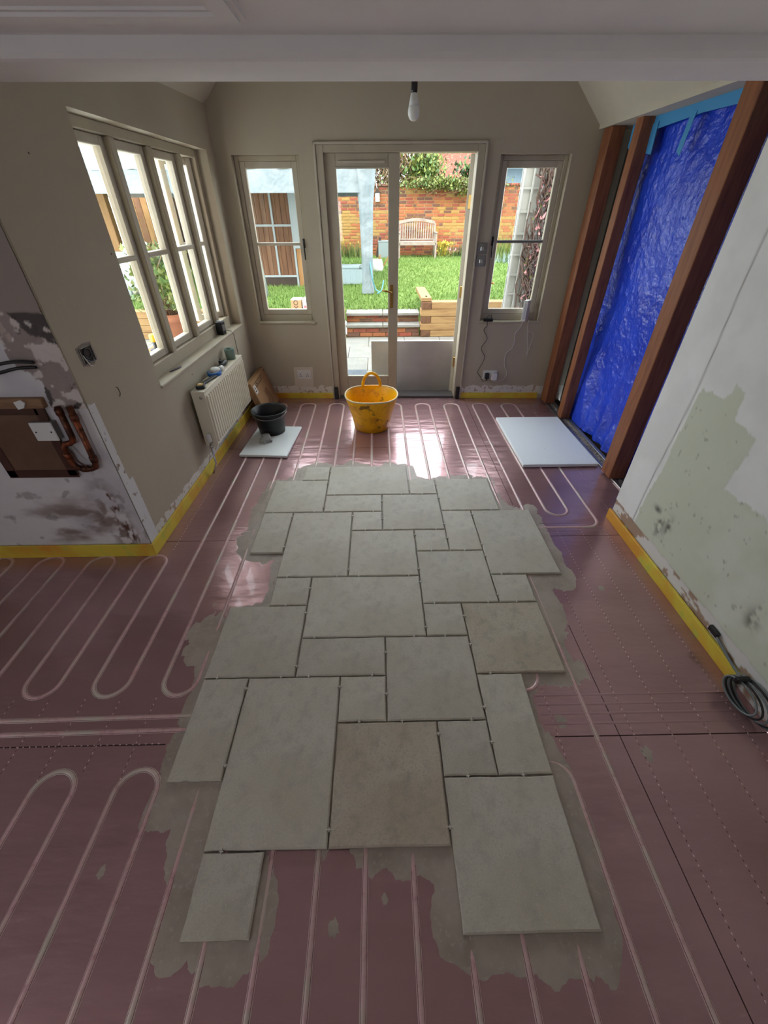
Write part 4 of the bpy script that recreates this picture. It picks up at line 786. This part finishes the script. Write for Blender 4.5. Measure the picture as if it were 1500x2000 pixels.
twigs(760, tw, 'twigs', mt['twig'], hd_, .011); leaves(4200, lambda: (Uf(-3.2, 1.75), Uf(-.1, .8), 1.5+abs(G(0, .95))), .07, [mt['leaf'][1], mt['leaf'][3], mt['twig'], mt['twig']], 'foliage', hd_)
MB().tube([(0, .4, -.3), (.1, .4, 1.0), (.0, .3, 2.4)], [.08, .06, .03], 8).build('trunk', mt['twig'], hd_)
iv = thing('ivy', 'green ivy spilling over the top of the garden wall', 'ivy', (1.9, 14.3, 2.1))
leaves(2300, lambda: (lambda x: (x, G(-.06, .07), G(.10, .07)+.12*max(0, x-.3)*random.random()-.2*random.random()*(x > .4)))(G(.1, .65)), .05, [mt['leaf'][0], mt['leaf'][1], mt['leaf'][2], mt['leaf'][1]], 'foliage', iv); twigs(30, lambda: [(Uf(-1, 1.4), 0, Uf(.1, .3)), (Uf(-1, 1.4), -.12, Uf(-.2, .1))], 'stems', mt['twig'], iv, .006)
ly_ = thing('lime_bush', 'lime green bush above the middle of the garden wall', 'bush', (1.45, 15.0, 2.3)); leaves(1300, lambda: (G(0, .28), G(0, .2), G(.2, .24)), .09, [mt['leaf'][2], mt['leaf'][0]], 'foliage', ly_); MB().tube([(0, 0, -1.6), (0, 0, .2)], .03, 6).build('stem', mt['twig'], ly_)
ev = thing('evergreen_bush', 'dark evergreen bush over the wall above the ivy', 'bush', (2.72, 14.75, 2.1)); leaves(1500, lambda: (G(0, .2), G(0, .12), G(.12, .2)), .08, [mt['leaf'][3], mt['leaf'][0]], 'foliage', ev); MB().tube([(0, 0, -1.5), (0, 0, .2)], .03, 6).build('stem', mt['twig'], ev)
# border plants
def tuft(x, y, n, h, sp, cols, label, flower=None):
    t = thing('border_plant', label, 'plant', (x, y, lawn_z(y)-.02)); b = MB()
    for _ in range(n):
        px_, py_ = G(0, sp), G(0, sp*.4); hh = h*(.5+random.random()*.7); a_ = random.random()*6.28; wv = .012
        b.add([(px_-wv*math.cos(a_), py_-wv*math.sin(a_), 0), (px_+wv*math.cos(a_), py_+wv*math.sin(a_), 0), (px_+G(0, .06), py_+G(0, .06), hh)], [(0, 1, 2)], mi=random.randrange(len(cols)))
    b.build('leaves', cols, t)
    if flower:
        fo = leaves(flower[1], lambda: (G(0, sp), G(0, sp*.4), h*(.5+.6*random.random())), .06, [flower[0]], 'flowers', t); fo['kind'] = 'stuff'
tuft(-.85, 14.05, 260, .42, .28, mt['leaf'], 'clump of daffodil leaves at the foot of the wall beside the gazebo', (mt['daff'], 6))
tuft(1.98, 14.1, 160, .34, .12, [mt['leaf'][2], mt['daff']], 'yellow shrub beside the garden bench', (mt['daff'], 120))
tuft(2.25, 14.05, 120, .2, .2, mt['leaf'], 'low pinkish plant between the bench and the round bush', (mt['pink'], 40)); tuft(2.66, 14.0, 200, .38, .12, [mt['leaf'][0], mt['leaf'][3]], 'small round green bush at the foot of the wall')
tuft(3.75, 13.6, 500, .55, .4, [mt['leaf'][0], mt['leaf'][2]], 'leafy green border plant seen through the dark barred window'); tuft(3.75, 12.9, 260, .25, .3, [mt['leaf'][0], mt['cool']], 'pale blue flowering clump in front of the leafy border plant')
# bench
be = thing('garden_bench', 'weathered slatted wooden bench against the garden wall', 'bench', (1.18, 13.95, lawn_z(13.95)-.01))
for sx_ in (-.52, .52):
    MB().rbox(sx_-.025, sx_+.025, -.28, -.23, 0, .60, .005, 1).build('leg', mt['bench'], be); MB().rbox(sx_-.025, sx_+.025, .18, .23, 0, .82, .005, 1).build('leg', mt['bench'], be); MB().rbox(sx_-.03, sx_+.03, -.30, .22, .60, .63, .005, 1).build('armrest', mt['bench'], be)
for k in range(5): MB().rbox(-.52, .52, -.27+k*.088, -.19+k*.088, .38, .405, .004, 1).build('seat_slat', mt['bench'], be)
for k in range(15): x = -.46+k*.0657; MB().rbox(x-.018, x+.018, .19, .205, .44, .80+.06*math.cos(x/.52*PI/2), .004, 1).build('back_slat', mt['bench'], be)
arc = [(x, .80+.07*math.cos(x/.52*PI/2)) for x in np.linspace(-.52, .52, 13)]
MB().prism([(x, z) for x, z in arc]+[(x, z+.07) for x, z in arc[::-1]], -.025, .025, M=T(0, .2, 0) @ Matrix(((1, 0, 0, 0), (0, 0, 1, 0), (0, 1, 0, 0), (0, 0, 0, 1)))).build('top_rail', mt['bench'], be)
MB().rbox(-.52, .52, .185, .21, .42, .46, .004, 1).build('lower_rail', mt['bench'], be); MB().rbox(-.52, .52, -.28, -.25, .32, .38, .004, 1).build('front_rail', mt['bench'], be)
pz = thing('zinc_planter', 'pale zinc planter box beside the garden bench', 'planter', (.27, 14.0, lawn_z(14)-.01)); MB().rbox(-.2, .2, -.15, .15, 0, .40, .008, 1).build('body', mt['zinc'], pz); rect_frame(MB(), -.21, .21, -.16, .16, .03, .39, .42, 'x').build('rim', mt['zinc'], pz, Matrix(((1, 0, 0, 0), (0, 0, 1, 0), (0, 1, 0, 0), (0, 0, 0, 1))))
lb = thing('leaning_board', 'dark board leaning on the wall beside the zinc planter', 'board', M=T(.02, 14.1, lawn_z(14)) @ RY(12)); MB().rbox(-.03, .03, -.2, .2, 0, .5, .004, 1).build('plank', mt['shedark'], lb)
wlamp = thing('wall_box', 'small white box mounted high on the garden wall', 'wall box', (.06, WY-.08, 1.82)); MB().rbox(-.06, .06, -.04, .06, 0, .2, .01, 2).build('case', mt['white_pl'], wlamp); MB().prism([(-.09, .2), (.09, .2), (0, .30)], -.06, .07, M=Matrix(((1, 0, 0, 0), (0, 0, 1, 0), (0, 1, 0, 0), (0, 0, 0, 1)))).build('cap', mt['shedark'], wlamp)
cable('wall_wire', 'thin wire climbing the garden wall above the white box', [(.06, WY-.03, 2.1), (-.02, WY-.05, 2.4), (-.12, WY-.03, 2.9)], .01, mt['cable_w'], M=Matrix())
# gazebo
gz = thing('gazebo', 'white canvas gazebo standing on the lawn', 'gazebo', (-3.1, 10.55, lawn_z(10.5)))
zb = -lawn_z(10.5)
E1 = 2.22+zb; E0 = 1.90+zb
for x in (-3.0, 0, 2.95):
    for y in (-1.45, 1.45): MB().rbox(x-.025, x+.025, y-.025, y+.025, zb+lawn_z(10.55+y)-.02, E1, .004, 1).build('leg', mt['gmetal'], gz)
rr = []
for (x0, x1, y0, y1) in ((-3.05, 2.98, -1.5, 1.5),):
    for k, (ax, ay, bx_, by_) in enumerate(((x0, y0, x1, y0), (x1, y0, x1, y1), (x1, y1, x0, y1), (x0, y1, x0, y0))):
        nn = 40; P = []; 
        for i in range(nn+1):
            t = i/nn; P.append((ax+(bx_-ax)*t, ay+(by_-ay)*t+.012*math.sin(t*60)))
        vs = [(x, y, E0) for x, y in P]+[(x, y, E1) for x, y in P]; vs += [(x*.997, y*.993, z) for x, y, z in vs]
        o = nn+1; fs = [(i, i+1, o+i+1, o+i) for i in range(nn)]+[(2*o+i, 2*o+i+1, 3*o+i+1, 3*o+i) for i in range(nn)]
        MB().add(vs, fs, True).build('valance', mt['canvas'], gz)
for cx in (-1.53, 1.465):
    nx = 16; X, Y = np.meshgrid(np.linspace(-1.515, 1.515, nx), np.linspace(-1.5, 1.5, nx), indexing='ij'); q = np.maximum(abs(X)/1.515, abs(Y)/1.5)
    grid_obj('roof_canvas', np.arange(nx), np.arange(nx), np.stack([X+cx, Y, E1+.85*(1-q)-.09*np.sin(PI*q)+.012*np.sin(X*17+Y*5)*q], -1), mt['canvas'], parent=gz)
cu = MB(); nn = 24; vs = []
for z_, w_ in ((E1, .17), (E1-.5, .12), (1.0+zb, .10), (.55+zb, .10), (lawn_z(9.1)+zb+.02, .12)):
    for i in range(nn): t = 2*PI*i/nn; vs.append((2.93+w_*math.cos(t)*(1+.12*math.sin(5*t)), -1.45+.6*w_*math.sin(t)*(1+.15*math.cos(6*t)), z_))
cu.add(vs, [(k*nn+i, k*nn+(i+1) % nn, (k+1)*nn+(i+1) % nn, (k+1)*nn+i) for k in range(4) for i in range(nn)], True).build('tied_curtain', mt['canvas'], gz)
for y in (-1.45, 1.45): MB().tube([(-3, y, E1-.03), (2.95, y, E1-.03)], .015, 6).build('eaves_bar', mt['gmetal'], gz)
cable('guy_rope', 'blue rope tangled at the foot of the gazebo leg', [(-.12, 9.06, .9), (-.08, 9.0, .6), (-.02, 9.05, .40), (.05, 8.98, .36), (.02, 8.9, .34), (.1, 8.93, .40), (.14, 9.02, .55)], .012, mt['rope'], M=Matrix())
sk = thing('firewood_sack', 'open sack of kindling by the rear gazebo leg', 'sack', (.02, 11.7, lawn_z(11.7)-.01)); MB().lathe([(0, 0), (.14, .01), (.16, .1), (.12, .26), (.1, .27), (.1, .24), (0, .22)], 14).build('sack', mt['paperw'], sk)
for k in range(7): MB().rbox(-.015, .015, -.015, .015, .15, .15+Uf(.12, .24), .003, 1, M=T(G(.03, .03), G(0, .03), 0) @ RY(G(15, 14))).build('stick', mt['shedlight'], sk)
cb = thing('cool_box', 'ribbed pale blue cool box on the lawn beside the gazebo leg', 'cool box', (-.52, 10.2, lawn_z(10.2)-.01)); MB().rbox(-.24, .24, -.15, .15, 0, .30, .02, 2).build('body', mt['cool'], cb); MB().rbox(-.25, .25, -.16, .16, .30, .36, .012, 2).build('lid', mt['cool'], cb)
for k in range(9): MB().rbox(-.008, .008, -.158, -.148, .03, .28, .003, 1).build('rib', mt['cool'], cb, T(-.2+k*.05, 0, 0))
MB().tube([(.17, -.165, .30), (.17, -.20, .36), (.22, -.20, .38), (.245, -.165, .33)], .008, 6).build('handle', mt['grey_pl'], cb)
# brown timber doors with white bars under the gazebo
sd = thing('garden_shed', 'brown timber shed with white glazing bars under the gazebo', 'shed', (-2.05, 9.95, .32))
for k in range(10): MB().rbox(-.62+k*.1, -.525+k*.1, .03, .06, .2, 1.72, .003, 1).build('plank', mt['shedwood'], sd)
MB().rbox(-.62, .38, .02, .07, .0, .2, .004, 1).build('plinth', mt['shedark'], sd); MB().box(-.62, .38, .07, .75, 0, 1.75).build('shed_body', mt['shedark'], sd)
for z_ in (.205, 1.09): MB().rbox(-.62, .38, .0, .03, z_-.02, z_+.02, .003, 1).build('glazing_bar', mt['gmetal'], sd)
for x_ in (-.01, -.6): MB().rbox(x_-.02, x_+.02, -.002, .03, .2, 1.75, .003, 1).build('glazing_bar', mt['gmetal'], sd)
MB().rbox(.36, .52, -.01, .06, .70, 1.75, .004, 1).build('white_post', mt['gmetal'], sd); MB().rbox(.40, .58, .0, .06, .0, .70, .004, 1).build('corner_board', mt['shedlight'], sd); MB().rbox(.35, .39, -.012, .03, .0, 1.75, .004, 1).build('white_post', mt['gmetal'], sd)
MB().tube([(-2.13, 8.92, .25), (-2.32, 9.2, 2.1)], .022, 8).build('gazebo_pole', mt['gmetal'], label='slanting white pole in front of the brown shed', cat='pole')
# boxes by the left slim window
ob = thing('delivery_box', 'cardboard delivery box standing on the lawn edge sleepers', 'box', (-1.24, 7.47, .335)); MB().rbox(-.17, .0, -.1, .12, 0, .15, .004, 1).build('carton', mt['card'], ob); text('XO', .10, mt['ink'], ob, T(-.085, -.1012, .075) @ RX(90) @ RZ(90))
MB().rbox(-.17, .0, -.1, .12, .15, .155, .002, 1).build('lid_flap', mt['paperw'], ob)
ob2 = thing('printed_box', 'white and red printed box beside the cardboard delivery box', 'box', (-1.15, 7.47, .335)); MB().rbox(-.07, .14, -.09, .13, 0, .16, .004, 1).build('carton', mt['paperw'], ob2); MB().box(-.05, -.01, -.0925, -.0895, .03, .07).box(.03, .11, -.0925, -.0895, .06, .12).build('printed_mark', mat('red_print', S(160, 90, 90), .6), ob2)
pk = thing('wrapped_pack', 'white plastic wrapped pack below the delivery boxes', 'pack', (-1.12, 7.30, ZP)); MB().rbox(-.16, .16, -.10, .05, 0, .40, .03, 2).build('wrapping', mt['paperw'], pk); MB().box(-.12, .05, -.103, -.099, .26, .28).box(.08, .13, -.103, -.099, .33, .37).build('printed_mark', mat('blue_print', S(110, 130, 150), .6), pk)
# things seen through the four light window
po = thing('potted_shrub', 'leafy shrub in a terracotta pot outside the wide window', 'potted plant', (-2.38, 5.15, .28)); MB().lathe([(0, 0), (.13, 0), (.19, .38), (.205, .38), (.205, .45), (.18, .45), (.17, .40), (0, .39)], 24).build('pot', mt['terra'], po)
leaves(1200, lambda: (G(0, .14), G(0, .14), Uf(.5, 1.1)), .05, [mt['leaf'][0], mt['leaf'][2], mt['leaf'][1]], 'foliage', po); twigs(24, lambda: [(G(0, .03), G(0, .03), .4), (G(0, .1), G(0, .1), .75), (G(0, .17), G(0, .17), 1.1)], 'stems', mt['twig'], po, .006)
st = sleepers('pale oak sleepers forming a raised edge under the terracotta pot', -4.4, -2.05, 4.95, 3, ZP+.002, False, h=.126, dp=.42)
shelf = thing('work_platform', 'pale pine plank on trestles outside the wide window', 'plank', (-2.0, 4.0, 0)); MB().rbox(-.22, .16, -.75, .55, .56, .60, .005, 1).build('plank', mt['sleeper'], shelf)
for y_ in (-.6, .4):
    for x_ in (-.18, .12): MB().rbox(x_-.02, x_+.02, y_-.02, y_+.02, ZP, .56, .003, 1).build('leg', mt['batten'], shelf)
dr = thing('cordless_drill', 'yellow and black cordless drill on the pine plank', 'drill', M=T(-2.04, 4.0, .60) @ RZ(60)); MB().rbox(-.07, .07, -.03, .03, .10, .17, .015, 2).build('motor_body', mt['drilly'], dr); MB().lathe([(0, 0), (.024, 0), (.028, .03), (.02, .06), (0, .065)], 14, M=T(.07, 0, .135) @ RY(90)).build('chuck', mt['steel'], dr); MB().rbox(-.06, -.02, -.018, .018, .03, .11, .01, 2).build('handle', mt['black_pl'], dr); MB().rbox(-.09, .03, -.035, .035, 0, .045, .008, 2).build('battery', mt['black_pl'], dr)
tb = thing('white_table', 'white garden table with a bundle on it under the gazebo', 'table', (-4.35, 8.75, lawn_z(8.75)-.01)); MB().rbox(-.55, .4, -.35, .35, .72, .77, .008, 1).build('table_top', mt['gmetal'], tb)
for x_ in (-.5, .35):
    for y_ in (-.3, .3): MB().rbox(x_-.025, x_+.025, y_-.025, y_+.025, 0, .72, .004, 1).build('leg', mt['gmetal'], tb)
MB().rbox(-.5, .38, -.34, -.32, .25, .72, .004, 1).build('front_panel', mt['gmetal'], tb)
bn = MB().lathe([(0, 0), (.22, .0), (.25, .08), (.18, .17), (.08, .24), (0, .25)], 12).build('rope_bundle', mat('bundle_cloth', S(176, 172, 160), .8, var=(12, S(90, 88, 84), .5, .6)), M=T(-4.3, 8.7, lawn_z(8.75)+.762), label='grey bundle heaped on the white garden table', cat='bundle')
tf = thing('timber_fence', 'orange timber fence with dark posts behind the gazebo', 'fence', (-6.4, 12.6, .4))
for k in range(28): MB().rbox(k*.155, k*.155+.145, 0, .03, 0, 1.7+.0*k, .004, 1).build('fence_board', mt['shedlight'] if k % 3 else mt['shedwood'], tf)
for k in range(4): MB().rbox(k*1.4-.06, k*1.4+.06, -.08, 0, 0, 1.75, .005, 1).build('fence_post', mt['shedark'], tf)
MB().rbox(-.08, .08, -.08, .08, 0, 1.7, .006, 1).build('timber_post', mt['shedlight'], M=T(-5.35, 10.1, .30), label='stout orange timber post under the gazebo canopy', cat='post')
sg = MB().rbox(-.6, .5, -.1, .1, 0, .22, .03, 2).build('stone_edging', mat('mottled_stone', S(170, 164, 156), .85, var=(16, S(110, 104, 100), .45, .6)), M=T(-4.75, 9.35, lawn_z(9.35)-.03), label='mottled stone edging block on the lawn behind the table', cat='stone')
# trellis with climbing rose
tl = thing('garden_trellis', 'white trellis panel carrying the climbing rose', 'trellis', (1.83, 6.15, ZP))
for x_ in (-.07, .05, .17, .29): MB().rbox(x_-.011, x_+.011, -.012, .008, 0, 2.5, .003, 1).build('upright', mt['trellis'], tl)
for k in range(11): MB().rbox(-.085, .31, .008, .024, .15+k*.225, .175+k*.225, .003, 1).build('rail', mt['trellis'], tl)
MB().box(-.085, .31, .03, .045, .0, 2.5).build('backing_panel', mt['trellis'], tl)
rs = thing('climbing_rose', 'leafless climbing rose with pink blossoms on the trellis', 'climbing rose', (1.98, 6.05, ZP))
def rst():
    x, z = Uf(-.05, .22), Uf(0, 2.0); p = [(x, Uf(-.04, .03), z)]
    for _ in range(4): x += G(0, .05); z += Uf(.05, .16); p.append((min(max(x, -.12), .32), Uf(-.05, .05), z))
    return p
twigs(210, rst, 'stems', mt['stem'], rs, .0075); leaves(130, lambda: (Uf(-.08, .25), Uf(-.09, 0), Uf(.3, 2.3)), .05, [mt['pink']], 'blossoms', rs); leaves(60, lambda: (Uf(-.08, .25), Uf(-.07, 0), Uf(.2, 2.3)), .03, [mt['leaf'][1]], 'buds', rs)
